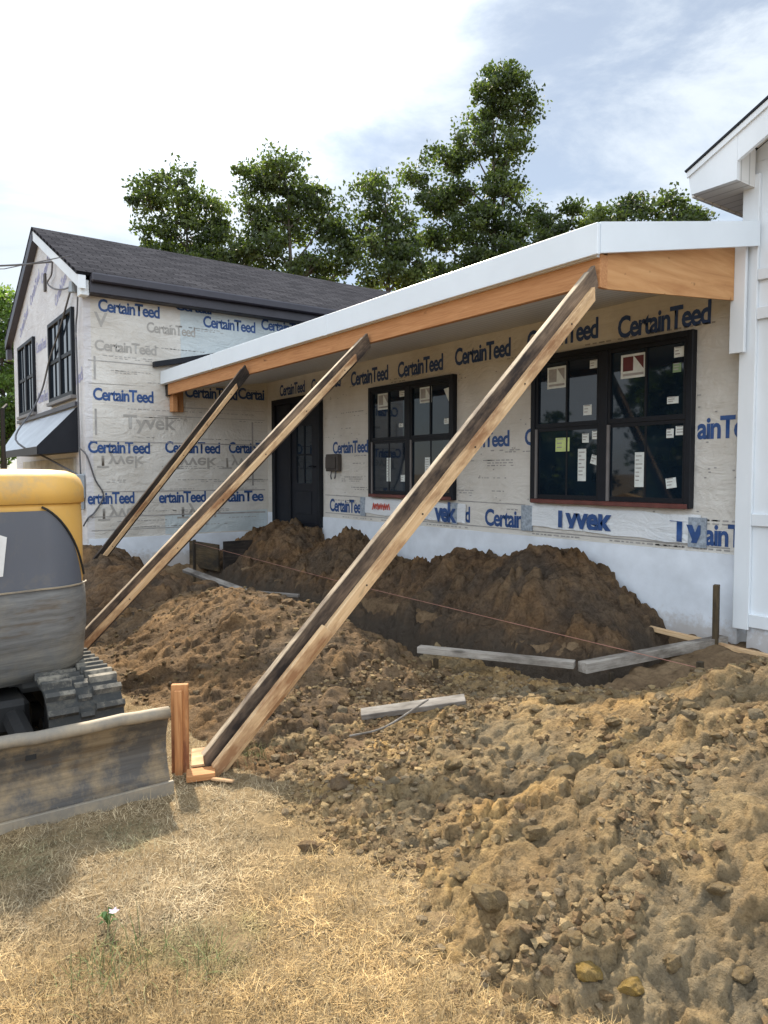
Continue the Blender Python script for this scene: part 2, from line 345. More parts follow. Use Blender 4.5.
def shingle(name, c0, c1):
    m, t, b = mat(name, 1.0, spec=.0)
    br = t.nodes.new('ShaderNodeTexBrick'); br.inputs['Scale'].default_value = 1.0
    br.inputs['Brick Width'].default_value = .30; br.inputs['Row Height'].default_value = .14; br.inputs['Mortar Size'].default_value = .008
    br.inputs['Color1'].default_value = (*c0, 1); br.inputs['Color2'].default_value = (*c1, 1); br.inputs['Mortar'].default_value = (*[x * .35 for x in c0], 1)
    br.inputs['Bias'].default_value = 0.0
    uv = t.nodes.new('ShaderNodeUVMap'); uv.uv_map = 'UVMap'; t.links.new(uv.outputs[0], br.inputs['Vector'])
    n, _ = nodes_noise(t, 1.1, 6, .6); r = ramp(t, n.outputs['Fac'], [(.3, (.90, .90, .91)), (.7, (1.10, 1.10, 1.10))])
    g, _ = nodes_noise(t, 60, 3, .6); rr = ramp(t, g.outputs['Fac'], [(.3, (.7, .7, .7)), (.7, (1.3, 1.3, 1.3))])
    cc_ = mixc(t, 1.0, mixc(t, 1.0, br.outputs['Color'], r.outputs[0], 'MULTIPLY'), rr.outputs[0], 'MULTIPLY')
    t.links.new(cc_, b.inputs['Base Color']); bump(t, b, br.outputs['Fac'], -.5, .02); return m
M['shingle'] = shingle('asphalt_shingle', (.043, .043, .049), (.070, .069, .077))
M['black_metal'] = simple('black_trim', (.012, .014, .020), .5, var=.2, scale=5, spec=.25)
M['dark_fascia'] = simple('dark_fascia', (.035, .033, .046), .45, var=.15, scale=4)
M['frame'] = simple('black_window_frame', (.008, .010, .015), .5, var=.2, scale=8, spec=.25)
M['sill'] = simple('reddish_sill', (.12, .035, .029), .5, var=.35, scale=9)
M['track'] = simple('grey_jamb_track', (.16, .15, .15), .5)
m, t, b = mat('window_glass', .03, spec=.5); M['glass'] = m
n, _ = nodes_noise(t, 1.7, 3, .5); r = ramp(t, n.outputs['Fac'], [(.35, (.005, .010, .018)), (.65, (.010, .021, .033))]); t.links.new(r.outputs[0], b.inputs['Base Color'])
n2, _ = nodes_noise(t, .9, 2, .5); bump(t, b, n2.outputs['Fac'], .04, .05)
b.inputs['IOR'].default_value = 1.5
M['sticker'] = simple('white_sticker', (.66, .70, .68), .5, var=.1, scale=20)
M['sticker_green'] = simple('yellow_green_sticker', (.52, .62, .24), .5, var=.12, scale=20)
M['sticker_olive'] = simple('olive_sticker', (.20, .30, .16), .5, var=.2, scale=20)
M['maroon'] = simple('maroon_print', (.10, .018, .022), .5)
M['steel'] = simple('silver_sheet_metal', (.62, .63, .65), .32, .75, var=.12, scale=3)
M['cable'] = simple('grey_cable', (.10, .10, .11), .5)
M['meter'] = simple('meter_grey', (.30, .33, .36), .45, .2)
M['box_dark'] = simple('dark_brown_box', (.055, .045, .04), .5)
M['stone'] = simple('beige_panel', (.42, .38, .31), .8, var=.2, scale=6)
# machine
def paint(name, col, dirt, rough=.35, amt=.5, scale=3.0, metal=0, st=(1, 1, .35), scr=0):
    m, t, b = mat(name, rough, metal)
    n, _ = nodes_noise(t, scale, 8, .7); f, _ = nodes_noise(t, scale * 7, 5, .7, mscale=st)
    r = ramp(t, n.outputs['Fac'], [(.58 - amt * .16, (0, 0, 0)), (.70 - amt * .10, (1, 1, 1))])
    fr = ramp(t, f.outputs['Fac'], [(.55, (0, 0, 0)), (.75, (.6, .6, .6))])
    c = mixc(t, r.outputs[0], col, dirt); c = mixc(t, fr.outputs[0], c, tuple(.5 * (a + d) for a, d in zip(col, dirt)))
    if scr:                                                    # scrapes and rusty scores
        q1, _ = nodes_noise(t, 5, 7, .75, mscale=(1, .22, 4.5), dist=.4); q2, _ = nodes_noise(t, 2.3, 5, .7, mscale=(1, .3, 2)); 
        a_ = ramp(t, q1.outputs['Fac'], [(.30, (.55, .5, .45)), (.5, (1, 1, 1)), (.70, (1 + scr, 1 + scr * .95, 1 + scr * .85))]); c = mixc(t, 1.0, c, a_.outputs[0], 'MULTIPLY')
        b_ = ramp(t, q2.outputs['Fac'], [(.60, (0, 0, 0)), (.68, (.7, .7, .7))]); c = mixc(t, b_.outputs[0], c, (.10, .062, .029))
    t.links.new(c, b.inputs['Base Color'])
    rr = ramp(t, n.outputs['Fac'], [(.4, (rough,) * 3), (.75, (.8,) * 3)]); t.links.new(rr.outputs[0], b.inputs['Roughness']); bump(t, b, f.outputs['Fac'], .12, .004)
    return m
M['yellow'] = paint('yellow_paint', (.70, .41, .10), (.50, .35, .18), .34, .3)
M['grey_gloss'] = paint('charcoal_panel', (.105, .115, .14), (.16, .15, .14), .28, .3)
M['grey_worn'] = paint('worn_grey_cast', (.155, .155, .152), (.22, .20, .165), .6, .75, 2.4, 0, (1, .2, 1), .45)
M['steel_blade'] = paint('worn_blade_steel', (.075, .068, .062), (.24, .18, .11), .55, .85, 4.2, .1, (1, 1, .3), .5)
M['blade_edge'] = paint('muddy_blade_edge', (.22, .195, .16), (.34, .28, .20), .6, 1.0, 5, .1)
M['mud_lug'] = paint('muddy_lug', (.055, .055, .052), (.26, .235, .19), .85, .62, 7)
M['rubber'] = paint('muddy_rubber', (.03, .032, .032), (.10, .09, .07), .8, .5, 6)
M['iron'] = paint('black_iron', (.012, .012, .013), (.035, .03, .022), .7, .3, 4)
M['cab_glass'] = M['glass']
M['decal'] = simple('white_decal', (.75, .75, .74), .4)
M['petal'] = simple('white_petal', (.52, .44, .56), .6)
M['green'] = simple('weed_green', (.075, .14, .035), .6, var=.3, scale=30)
M['string'] = simple('pink_string', (.42, .20, .15), .7)

# ------------------------------------------------------------------ TERRAIN FUNCTIONS (soil heights)
def ip(x, pts): p = sorted(pts); return np.interp(x, [a for a, _ in p], [c for _, c in p])
def g_h(x, y):
    z = .2 * sst(2.2, 5.6, y) * sst(-14, -10, x) + 0 * x
    dirt = dirt_mask(x, y)
    z = z + fbm(x, y, .35, 3, 3) * .035 + fbm(x, y, 2.2, 4, 5) * (.014 + .055 * dirt) + fbm(x, y, 9, 3, 6) * (.020 + .006 * dirt)
    wv = fbm(x, y, 1.6, 3, 8) * .10
    tr = sst(3.55, 3.80, y + wv) * (1 - sst(4.40, 4.62, y + wv)) * sst(-11.3, -10.9, x + wv) * (1 - sst(-3.35, -3.15, x + wv * .3))
    tr2 = sst(-3.95, -3.75, x + wv) * (1 - sst(-3.32, -3.27, x)) * sst(3.9, 4.2, y) * (1 - sst(5.55, 5.8, y))
    z = z - .55 * tr * (.85 + .2 * vnoise(x * 1.2, y * 1.2, 4)) - .30 * np.maximum(tr2 - tr, 0)
    return z
def dirt_mask(x, y):
    edge = ip(x, [(-30, 1.1), (-12, 1.1), (-7, 1.15), (-5.5, 1.36), (-4.5, 1.70), (-3.9, 1.86), (-3.1, 1.84), (-2.2, 1.74), (-1.7, 1.64), (-1.2, 1.72), (-.8, 1.8), (-.3, 1.8), (3, 1.8), (30, 1.8)])
    return sst(-.16, .22, y - edge + fbm(x, y, 2.6, 4, 12) * .30) * (1 - sst(6.5, 8, y)) * sst(-16, -13.5, x) * (1 - sst(3, 4, x))
def m_wall(x, y):
    c = ip(x, [(-12.6, -.4), (-11.8, .30), (-11.3, .62), (-10.35, .76), (-9.7, .66), (-9.1, .50), (-8.4, .70), (-7.7, .60), (-7.1, .38), (-6.6, .56), (-6.0, .70), (-5.55, .62), (-5.05, .84), (-4.72, .82), (-4.42, .74), (-4.25, .62), (-3.92, .40), (-3.7, .20), (-3.5, -.15), (-3.2, -.6)])
    c = c + .035 * fbm(x, y, 1.8, 3, 31)
    yy = y + .10 * fbm(x, y, 1.4, 3, 33)
    s = np.interp(yy, [4.10, 4.34, 4.50, 4.78, 5.02, 5.3, 5.52, 6.0], [-1.2, -.30, .10, .38, .70, .96, 1.0, .80])
    return np.where(s > 0, c * s, s * .9 + 0 * c) + .05 * fbm(x, y, 3.5, 4, 35)
def m_mid(x, y):
    c = ip(x, [(-9.3, -.3), (-8.6, .0), (-7.65, .27), (-7.0, .42), (-6.4, .49), (-5.7, .51), (-5.05, .46), (-4.5, .34), (-4.0, .18), (-3.4, .06), (-2.6, -.2)])
    yy = y + .16 * fbm(x, y, 1.1, 3, 41)
    s = np.interp(yy, [1.2, 1.65, 2.0, 2.5, 2.9, 3.15, 3.5, 3.75], [-.5, .02, .28, .78, 1.0, .9, .45, -.7])
    return np.where(s > 0, c * s, s * .5 + 0 * c) + .05 * fbm(x, y, 2.6, 4, 43)
def m_left(x, y):
    c = ip(x, [(-14, -.3), (-13, .1), (-12, .40), (-11, .54), (-10, .54), (-9.3, .46), (-8.6, .48), (-8.1, .42), (-7.8, .28), (-7.3, .0), (-6.9, -.3)])
    yy = y + .14 * fbm(x, y, 1.2, 3, 51)
    s = np.interp(yy, [1.0, 1.4, 1.9, 2.35, 2.75, 3.2, 3.6], [-.5, .0, .5, 1.0, .95, .45, -.6])
    return np.where(s > 0, c * s, s * .5 + 0 * c) + .05 * fbm(x, y, 2.6, 4, 53)
def m_fg(x, y):
    A = ip(x, [(-5.0, -.12), (-4.4, .02), (-3.9, .10), (-3.4, .17), (-2.9, .30), (-2.34, .42), (-2.05, .54), (-1.7, .69), (-1.2, .82), (-.4, .90), (2, .9)])
    y0 = ip(x, [(-5, 2.0), (-3.4, 1.88), (-2.86, 1.80), (-2.17, 1.70), (-1.69, 1.60), (-1.41, 1.64), (-1.25, 1.70), (-1, 1.80), (0, 1.9), (2, 1.9)])
    yy = y + .12 * fbm(x, y, 1.3, 3, 61)
    u = (yy - y0) / (3.25 - y0)
    s = np.interp(u, [-.4, 0, .12, .25, .55, .8, 1.0, 1.15, 1.5, 1.8], [-.4, .0, .17, .31, .64, .89, 1.0, .95, .45, -.3])
    return np.where(s > 0, A * s, s * .5 + 0 * A) + .05 * fbm(x, y, 2.4, 4, 63) + .03 * fbm(x, y, 7, 3, 64)
# END TERRAIN FUNCTIONS

def add_clods(X, Y, Z, n, rmin, rmax, seed, power=2.2, sub=.25):
    """push irregular crumbs out of a height grid (keeps one continuous soil surface)"""
    r_ = np.random.default_rng(seed); dx = X[0, 1] - X[0, 0]; dy = Y[1, 0] - Y[0, 0]; x0, y0 = X[0, 0], Y[0, 0]; ny, nx = Z.shape
    base = Z.copy(); CLU = fbm(X, Y, 2.2, 3, 88)
    for _ in range(n):
        r = rmin * (rmax / rmin) ** (r_.random() ** power)
        cx, cy = x0 + r_.random() * dx * nx, y0 + r_.random() * dy * ny
        if r > rmin * 2 and CLU[min(ny - 1, max(0, int((cy - y0) / dy))), min(nx - 1, max(0, int((cx - x0) / dx)))] + r_.normal(0, .2) < -.02: continue
        i0, i1 = max(0, int((cx - r * 1.4 - x0) / dx)), min(nx, int((cx + r * 1.4 - x0) / dx) + 2); j0, j1 = max(0, int((cy - r * 1.4 - y0) / dy)), min(ny, int((cy + r * 1.4 - y0) / dy) + 2)
        if i1 <= i0 or j1 <= j0: continue
        xx = X[j0:j1, i0:i1] - cx; yy = Y[j0:j1, i0:i1] - cy
        a = np.arctan2(yy, xx); ph = r_.random(3) * 6.28
        rr = r * (1 + .20 * np.sin(2 * a + ph[0]) + .12 * np.sin(3 * a + ph[1]) + .08 * np.sin(5 * a + ph[2])); e = .75 + .5 * r_.random()
        q = 1 - (xx * xx + yy * yy) / (rr * rr); zc = base[min(ny - 1, max(0, int((cy - y0) / dy))), min(nx - 1, max(0, int((cx - x0) / dx)))]
        tl = r_.normal(0, .35, 2); cut = r * (.25 + .5 * r_.random()) + tl[0] * xx + tl[1] * yy
        h = np.where(q > 0, zc - sub * r + np.minimum(e * r * np.sqrt(np.maximum(q, 0)), cut), -9)
        Z[j0:j1, i0:i1] = np.maximum(Z[j0:j1, i0:i1], h)
    return Z
def grid_faces(nx, ny):
    i = np.arange(nx - 1)[None, :] + (np.arange(ny - 1) * nx)[:, None]; i = i.ravel(); return np.stack([i, i + 1, i + nx + 1, i + nx], 1)
SURF = []
def mound(name, fn, x0, x1, y0, y1, dx, nclod, rmin, rmax, seed, mt, label, power=3.2, rug=1.0):
    xs = np.arange(x0, x1, dx); ys = np.arange(y0, y1, dx); X, Y = np.meshgrid(xs, ys)
    Z = fn(X, Y) + broken(X, Y, rug, seed); Z = add_clods(X, Y, Z, nclod, rmin, rmax, seed, power); Z += .006 * fbm(X, Y, 24, 3, seed, .65)
    G = g_h(X, Y); keep = Z > G - .05
    SURF.append((xs, ys, np.where(keep, Z, -9), dx))
    F = grid_faces(len(xs), len(ys)); k = keep.ravel(); F = F[k[F].any(1)]
    V = np.stack([X.ravel(), Y.ravel(), np.maximum(Z, G - .25).ravel()], 1)
    used = np.unique(F); mp_ = np.full(len(V), -1); mp_[used] = np.arange(len(used))
    a_, b_, c_ = (chunk(X, Y, q_, seed + k_, want_id=True) for q_, k_ in ((4.2, 100), (9, 200), (19, 300)))
    v_ = (.58 + .30 * a_ + .32 * b_ + .22 * c_).ravel()[used]; h_ = ((b_ - .5) * .16 + (a_ - .5) * .12).ravel()[used]   # clods differ in colour
    o = nmesh(name, V[used], mp_[F], mt, cols=np.stack([v_ * (1 + h_ * .5), v_, v_ * (1 - h_)], 1)); return tag(o, label, 'dirt pile')
def surf_z(x, y):
    z = float(g_h(np.array([x]), np.array([y]))[0])
    for xs, ys, Z, dx in SURF:
        i, j = int((x - xs[0]) / dx), int((y - ys[0]) / dx)
        if 0 <= i < len(xs) and 0 <= j < len(ys): z = max(z, float(Z[j, i]))
    return z

# ground sheet: one tensor grid, fine near the dig, reaching the horizon
def spaced(lo, hi, step, far, k=1.22):
    a = list(np.arange(lo, hi, step)); s = step
    while a[-1] < far: s *= k; a.append(a[-1] + s)
    s = step; b = [lo]
    while b[-1] > -far: s *= k; b.append(b[-1] - s)
    return np.array(b[:0:-1] + a)
xs = spaced(-13.5, .6, .032, 1500); ys = spaced(.0, 5.95, .032, 1500)
X, Y = np.meshgrid(xs, ys); Z = g_h(X, Y)
inr = (X > -13.5) & (X < .6) & (Y > 0) & (Y < 5.95)
# crumbs in the dug area
ix = np.where((xs >= -13.5) & (xs < .6))[0]; iy = np.where((ys >= 1.0) & (ys < 5.9))[0]
sub = Z[np.ix_(iy, ix)].copy(); d_ = dirt_mask(X[np.ix_(iy, ix)], Y[np.ix_(iy, ix)])
cz = add_clods(X[np.ix_(iy, ix)], Y[np.ix_(iy, ix)], sub + broken(X[np.ix_(iy, ix)], Y[np.ix_(iy, ix)], .6, 55) * sst(.4, .9, d_), 2500, .025, .10, 21, 3.2)
Z[np.ix_(iy, ix)] = np.where(d_ > .5, cz, sub)
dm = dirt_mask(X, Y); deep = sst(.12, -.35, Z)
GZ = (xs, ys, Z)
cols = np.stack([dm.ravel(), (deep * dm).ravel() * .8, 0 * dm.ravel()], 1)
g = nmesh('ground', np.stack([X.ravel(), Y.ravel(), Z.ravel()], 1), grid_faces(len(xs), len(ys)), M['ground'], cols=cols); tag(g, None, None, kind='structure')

# ------------------------------------------------------------------ HOUSE
house = thing('house', 'house under renovation, walls in printed building wrap, dark gable wing and long white-edged porch roof', 'house', (-8, 6, 0))
def part(name, bm, mt, parent=house, label=None, smooth=False):
    o = obj(name, bm, mt, parent, smooth=smooth)
    if label: o['label'] = label
    return o
# text -----------------------------------------------------------
def text_bm(body, h, wdt=None, bold=.0, shear=0):
    """flat lettering in the XZ plane, cap height h, optional total width"""
    cu = bpy.data.curves.new('t', 'FONT'); cu.body = body; cu.size = 1; cu.offset = bold; cu.resolution_u = 3; cu.space_character = (.97 if body.startswith('Ty') else .89); cu.fill_mode = 'FRONT'; cu.shear = shear
    o = bpy.data.objects.new('t', cu); COL.objects.link(o); dg = bpy.context.evaluated_depsgraph_get(); dg.update()
    me = bpy.data.meshes.new_from_object(o.evaluated_get(dg)); bpy.data.objects.remove(o); bpy.data.curves.remove(cu)
    co = np.zeros(len(me.vertices) * 3); me.vertices.foreach_get('co', co); co = co.reshape(-1, 3)
    bmn, bmx = co.min(0), co.max(0)
    s = h / .72; k = s if wdt is None else wdt / (bmx[0] - bmn[0])
    new = np.stack([(co[:, 0] - bmn[0]) * k, 0 * co[:, 0], co[:, 1] * s], 1)
    me.vertices.foreach_set('co', new.ravel()); b_ = bmesh.new(); b_.from_mesh(me); bpy.data.meshes.remove(me); return b_
_tc = {}
def put_text(bm, body, M4, h, wdt=None, bold=.02):
    if isinstance(bm, tuple):
        q = bmesh.new(); put_text(q, body, M4, h, wdt, bold); part('lettering', q, bm[1], bm[0]); return
    k = (body, h, wdt, bold)
    if k not in _tc:
        tb = text_bm(body, h, wdt, bold); me = bpy.data.meshes.new('tt'); tb.to_mesh(me); tb.free(); _tc[k] = me
    t = bmesh.new(); t.from_mesh(_tc[k]); merge(bm, t, M4)
def ON_MAIN(x, z, y=5.856, rot=0): return Matrix.Translation((x, y, z)) @ Matrix.Rotation(rot, 4, 'Y')
def ON_WING(y, z, x=-11.663, rot=0): return Matrix.Translation((x, y, z)) @ Matrix.Rotation(R(90), 4, 'Z') @ Matrix.Rotation(rot, 4, 'Y')
def ON_GABLE(x, z, y=2.786, rot=0): return Matrix.Translation((x, y, z)) @ Matrix.Rotation(rot, 4, 'Y')
def dash_rows(bm, onf, u0, z0, wdt, rows, h=.012, gap=.030, seed=0, dens=.75):
    """rows of tiny print too small to read: broken dashes"""
    r_ = random.Random(seed)
    for k in range(rows):
        u = u0
        while u < u0 + wdt:
            l = r_.uniform(.02, .07)
            if r_.random() < dens:
                q = bmesh.new(); poly(q, [(0, 0, 0), (l, 0, 0), (l, 0, h), (0, 0, h)]); merge(bm, q, onf(u, z0 - k * gap))
            u += l + r_.uniform(.012, .03)
# main wall
W = 5.86
wrap = part('house_wrap', BX(-11.667, -3.12, W, 6.0, .93, 3.42), M['wrap'])
part('foundation', BX(-11.66, -3.12, W - .012, 6.0, -.6, .929), M['found'])
ink = (wrap, M['ink']); dark = (wrap, M['ink_dark']); faint = bmesh.new()
CT = 'CertainTeed'
for i, x in enumerate((-11.19, -10.115, -8.967, -7.82, -6.672, -5.50, -4.345)):
    put_text(dark, CT, ON_MAIN(x, (2.93, 2.92, 2.89, 2.89, 2.91, 2.93, 2.886)[i], rot=R(.6) if i == 6 else 0), .185 if i < 2 else .20, .87 if i < 2 else .93, .029)
for x in (-9.474, -6.70, -5.52): put_text(ink, CT, ON_MAIN(x, 1.915), .175, .95, .029)
put_text(ink, 'ainTeed', ON_MAIN(-3.515, 1.905), .185, .60, .029)
put_text(ink, CT, ON_MAIN(-9.567, 1.035), .19, .95, .029); put_text(ink, 'eed', ON_MAIN(-6.63, 1.028), .185, .245, .029)
put_text(ink, 'Certain', ON_MAIN(-6.132, 1.012), .19, .60, .029); put_text(ink, 'ainTe', ON_MAIN(-3.425, .998), .185, .42, .029)
for i in range(34):
    x = random.uniform(-9.6, -3.4); z = random.choice((2.83, 2.5, 2.27, 1.75, 1.55, 1.84, 1.4, 1.2))
    dash_rows(faint, ON_MAIN, x, z, random.uniform(.25, .6), random.choice((1, 1, 2, 3)), seed=i)
for x in (-5.0, -4.2, -6.0, -3.5, -8.2, -9.2): dash_rows(faint, ON_MAIN, x + .2, 2.868, .6, 1, .014, seed=int(-x * 7))
for x in (-9.4, -6.6, -5.5, -3.45): dash_rows(faint, ON_MAIN, x + .45, 1.86, .5, 1, .014, seed=int(-x * 9))
for x0, x1, z in ((-9.7, -6.7, .995), (-6.6, -3.2, .985), (-9.7, -8.45, 1.27), (-6.6, -5.5, 1.27)):
    q = bmesh.new(); poly(q, [(x0, 5.8565, z), (x1, 5.8565, z - .012), (x1, 5.8565, z), (x0, 5.8565, z + .012)]); merge(faint, q)
for x in (-9.2, -8.2, -7.2, -5.4, -4.4, -3.9): dash_rows(faint, ON_MAIN, x, .952, .75, 1, .013, seed=int(-x * 3), dens=.9)
r_ = random.Random(5)
for i in range(170):                                # staple heads
    x = r_.uniform(-9.7, -3.15); z = r_.choice((1.3, 1.6, 1.85, 2.15, 2.45, 2.75)) + r_.uniform(-.05, .05)
    q = bmesh.new(); poly(q, [(0, 0, 0), (.022, 0, 0), (.022, 0, .012), (0, 0, .012)]); merge(faint, q, ON_MAIN(x, z))
part('fine_print', faint, M['ink_faint'], wrap)['kind'] = 'stuff'
# white patch strips under the windows with printed words and grey tape
def strip(x0, x1, z0a, z1a, z0b, z1b):
    q = bmesh.new(); n = 24; r_ = random.Random(int(-x0 * 100)); cs = []
    for i in range(n + 1):
        f = i / n; x = x0 + (x1 - x0) * f; j = .006 * math.sin(f * 21) + r_.uniform(-.004, .004)
        cs.append((q.verts.new((x, 5.845 + r_.uniform(-.006, .0), z0a + (z0b - z0a) * f + j)), q.verts.new((x, 5.845 + r_.uniform(-.008, .0), (z0a + z1a) / 2 + ((z0b + z1b) / 2 - (z0a + z1a) / 2) * f)), q.verts.new((x, 5.848, z1a + (z1b - z1a) * f + j))))
    for i in range(n):
        for k in (0, 1): q.faces.new((cs[i][k], cs[i + 1][k], cs[i + 1][k + 1], cs[i][k + 1]))
    return part('patch_strip', q, M['wrap_white'], wrap, smooth=True)
strip(-5.42, -3.46, 1.045, 1.285, .99, 1.24); strip(-8.62, -6.45, 1.04, 1.265, 1.005, 1.235)
for tx, tz in ((-5.09, 1.045), (-3.745, 1.0)):
  tk = bmesh.new(); put_text(tk, 'Tyvek', ON_MAIN(tx, tz, 5.832), .235, .74, .04)
  # the strip is folded in at the top: cut the words off there and at the tape
  bmesh.ops.bisect_plane(tk, geom=list(tk.verts) + list(tk.edges) + list(tk.faces), plane_co=(-3.45, 0, 0), plane_no=(1, 0, 0), clear_outer=True)
  bmesh.ops.bisect_plane(tk, geom=list(tk.verts) + list(tk.edges) + list(tk.faces), plane_co=(-5, 0, 1.225), plane_no=(.03, 0, 1), clear_outer=True)
  bmesh.ops.bisect_plane(tk, geom=list(tk.verts) + list(tk.edges) + list(tk.faces), plane_co=(0, 0, tz + .004), plane_no=(0, 0, -1), clear_outer=True)
  part('lettering', tk, M['ink'], wrap)
put_text((wrap, M['ink']), 'vek', ON_MAIN(-7.02, 1.02, 5.832), .235, .42, .04)
rd = bmesh.new()
for k in range(9):
    a = -8.38 + k * .045; tube(rd, [(a, 5.83, 1.10 + .02 * (k % 3)), (a + .03, 5.83, 1.19 - .01 * (k % 2)), (a + .05, 5.83, 1.11)], .008, 5)
part('red_marking', rd, M['red_ink'], wrap)
for (a, b_, c_, d_) in ((-5.545, -5.39, .985, 1.26), (-3.57, -3.405, .965, 1.225), (-6.70, -6.60, .99, 1.25), (-8.70, -8.58, 1.0, 1.27)):
    q = BX(a, b_, 5.838, 5.855, c_, d_); part('tape_patch', q, M['tape'], wrap)

# windows on the main wall
def sticker(win, x0, x1, z0, z1, mt, tilt=0, y=5.826):
    q = bmesh.new(); cx, cz = (x0 + x1) / 2, (z0 + z1) / 2; bx(q, -(x1 - x0) / 2, (x1 - x0) / 2, -.0015, .0015, -(z1 - z0) / 2, (z1 - z0) / 2)
    w_, h_ = x1 - x0, z1 - z0; nb = 7 if h_ > .2 else 3; rs = random.Random(int(abs(cx * 1000)))
    for k in range(nb):
        zb = h_ * (.38 - .76 * k / (nb - .5)); l = w_ * rs.uniform(.3, .76); f_ = poly(q, [(-.40 * w_, -.0025, zb), (-.40 * w_ + l, -.0025, zb), (-.40 * w_ + l, -.0025, zb + .010), (-.40 * w_, -.0025, zb + .010)]); f_.material_index = 1
    bmesh.ops.transform(q, matrix=Matrix.Translation((cx, y, cz)) @ Matrix.Rotation(tilt, 4, 'Y'), verts=q.verts); return part('sticker', q, [mt, M['ink_faint']], win)
def maker_mark(win, x0, x1, z0, z1, faded=False):
    y = 5.825; q = bmesh.new(); bx(q, x0, x1, y, y + .003, z0, z1); part('sticker', q, M['sticker'], win)
    w_, h_ = x1 - x0, z1 - z0; y -= .002
    q = bmesh.new(); poly(q, [(x0 + .09 * w_, y, z0 + .30 * h_), (x0 + .50 * w_, y, z0 + .30 * h_), (x0 + .50 * w_, y, z0 + .90 * h_), (x0 + .09 * w_, y, z0 + .90 * h_)])
    poly(q, [(x0 + .53 * w_, y, z0 + .90 * h_), (x0 + .91 * w_, y, z0 + .34 * h_), (x0 + .91 * w_, y, z0 + .90 * h_)]); 
    q2 = bmesh.new(); bx(q2, x0 + .09 * w_, x0 + .91 * w_, y, y + .001, z0 + .10 * h_, z0 + .20 * h_)
    part('sticker_print', q, M['ink_faint'] if faded else M['maroon'], win); part('sticker_print', q2, M['ink_faint'], win)
def window(x0, x1, z0, z1, label):
    win = part('window', bmesh.new(), M['frame'], label=label); fr = bmesh.new(); y0, y1 = 5.79, 5.862; fw = .055
    bx(fr, x0, x0 + fw, y0, y1, z0, z1, .004); bx(fr, x1 - fw, x1, y0, y1, z0, z1, .004); bx(fr, x0 + fw, x1 - fw, y0, y1, z1 - fw, z1, .004)
    cxm = (x0 + x1) / 2; bx(fr, cxm - .045, cxm + .045, y0 + .006, y1, z0 + .03, z1 - fw, .004)
    part('frame', fr, M['frame'], win)
    q = BX(x0 + .02, x1 - .02, y0 - .012, y1, z0 - .005, z0 + .038, .004); part('sill', q, M['sill'], win)
    zm = z0 + .52 * (z1 - z0)
    for (a, b_) in ((x0 + fw, cxm - .045), (cxm + .045, x1 - fw)):
        s = bmesh.new(); e = .035                 # upper sash (outer) and lower sash (set back)
        for (za, zb, yo) in ((zm - .02, z1 - fw, 5.806), (z0 + .04, zm - .021, 5.818)):
            bx(s, a, a + e, yo, 5.858, za, zb); bx(s, b_ - e, b_, yo, 5.858, za, zb); bx(s, a + e, b_ - e, yo, 5.858, zb - e, zb); bx(s, a + e, b_ - e, yo, 5.858, za, za + e + .01)
            m_ = (a + b_) / 2; bx(s, m_ - .011, m_ + .011, yo + .006, 5.858, za + e + .01, zb - e)
            p = bmesh.new(); bx(p, a + e, m_ - .011, 5.828, 5.834, za + e + .01, zb - e); bx(p, m_ + .011, b_ - e, 5.828, 5.834, za + e + .01, zb - e)
            part('pane', p, M['glass'], win)
        part('sash', s, M['frame'], win)
        q = BX(a + .002, a + .030, 5.80, 5.817, z0 + .042, zm - .03); part('jamb_track', q, M['track'], win)
    return win
w3 = window(-5.38, -3.535, 1.30, 2.835, 'nearest window under the porch, four dark panes dotted with stickers')
w2 = window(-8.43, -6.63, 1.285, 2.80, 'farther window under the porch, beside the door')
maker_mark(w3, -5.18, -4.93, 2.48, 2.70, True); maker_mark(w3, -4.28, -4.01, 2.49, 2.71)
for a in ((-4.64, -4.53, 2.63, 2.71), (-4.71, -4.61, 2.18, 2.28), (-4.72, -4.64, 1.91, 2.00), (-4.60, -4.50, 1.94, 2.02), (-4.77, -4.67, 1.53, 1.85), (-3.73, -3.62, 2.62, 2.71), (-3.79, -3.68, 2.22, 2.28), (-3.79, -3.72, 1.92, 2.00), (-3.70, -3.59, 1.94, 2.02), (-4.11, -4.01, 1.48, 1.80)): sticker(w3, *a, M['sticker'])
sticker(w3, -4.61, -4.53, 1.695, 1.785, M['sticker'], R(15)); sticker(w3, -3.785, -3.685, 1.475, 1.565, M['sticker'], R(-8))
sticker(w3, -5.06, -4.88, 1.83, 1.97, M['sticker_green']); sticker(w3, -3.74, -3.66, 2.49, 2.57, M['sticker_olive'])
maker_mark(w2, -8.24, -7.98, 2.48, 2.70, True); maker_mark(w2, -7.31, -7.07, 2.50, 2.70, True)
for a in ((-7.75, -7.66, 2.22, 2.27), (-6.83, -6.74, 2.21, 2.28), (-7.74, -7.61, 2.62, 2.70), (-8.03, -7.94, 1.50, 1.82), (-7.20, -7.10, 1.55, 1.81), (-7.71, -7.62, 1.50, 1.59)): sticker(w2, *a, M['sticker'])
q = bmesh.new(); poly(q, [(-6.84, 5.825, 2.64), (-6.73, 5.825, 2.46), (-6.70, 5.825, 2.66)]); part('sticker', q, M['sticker'], w2)
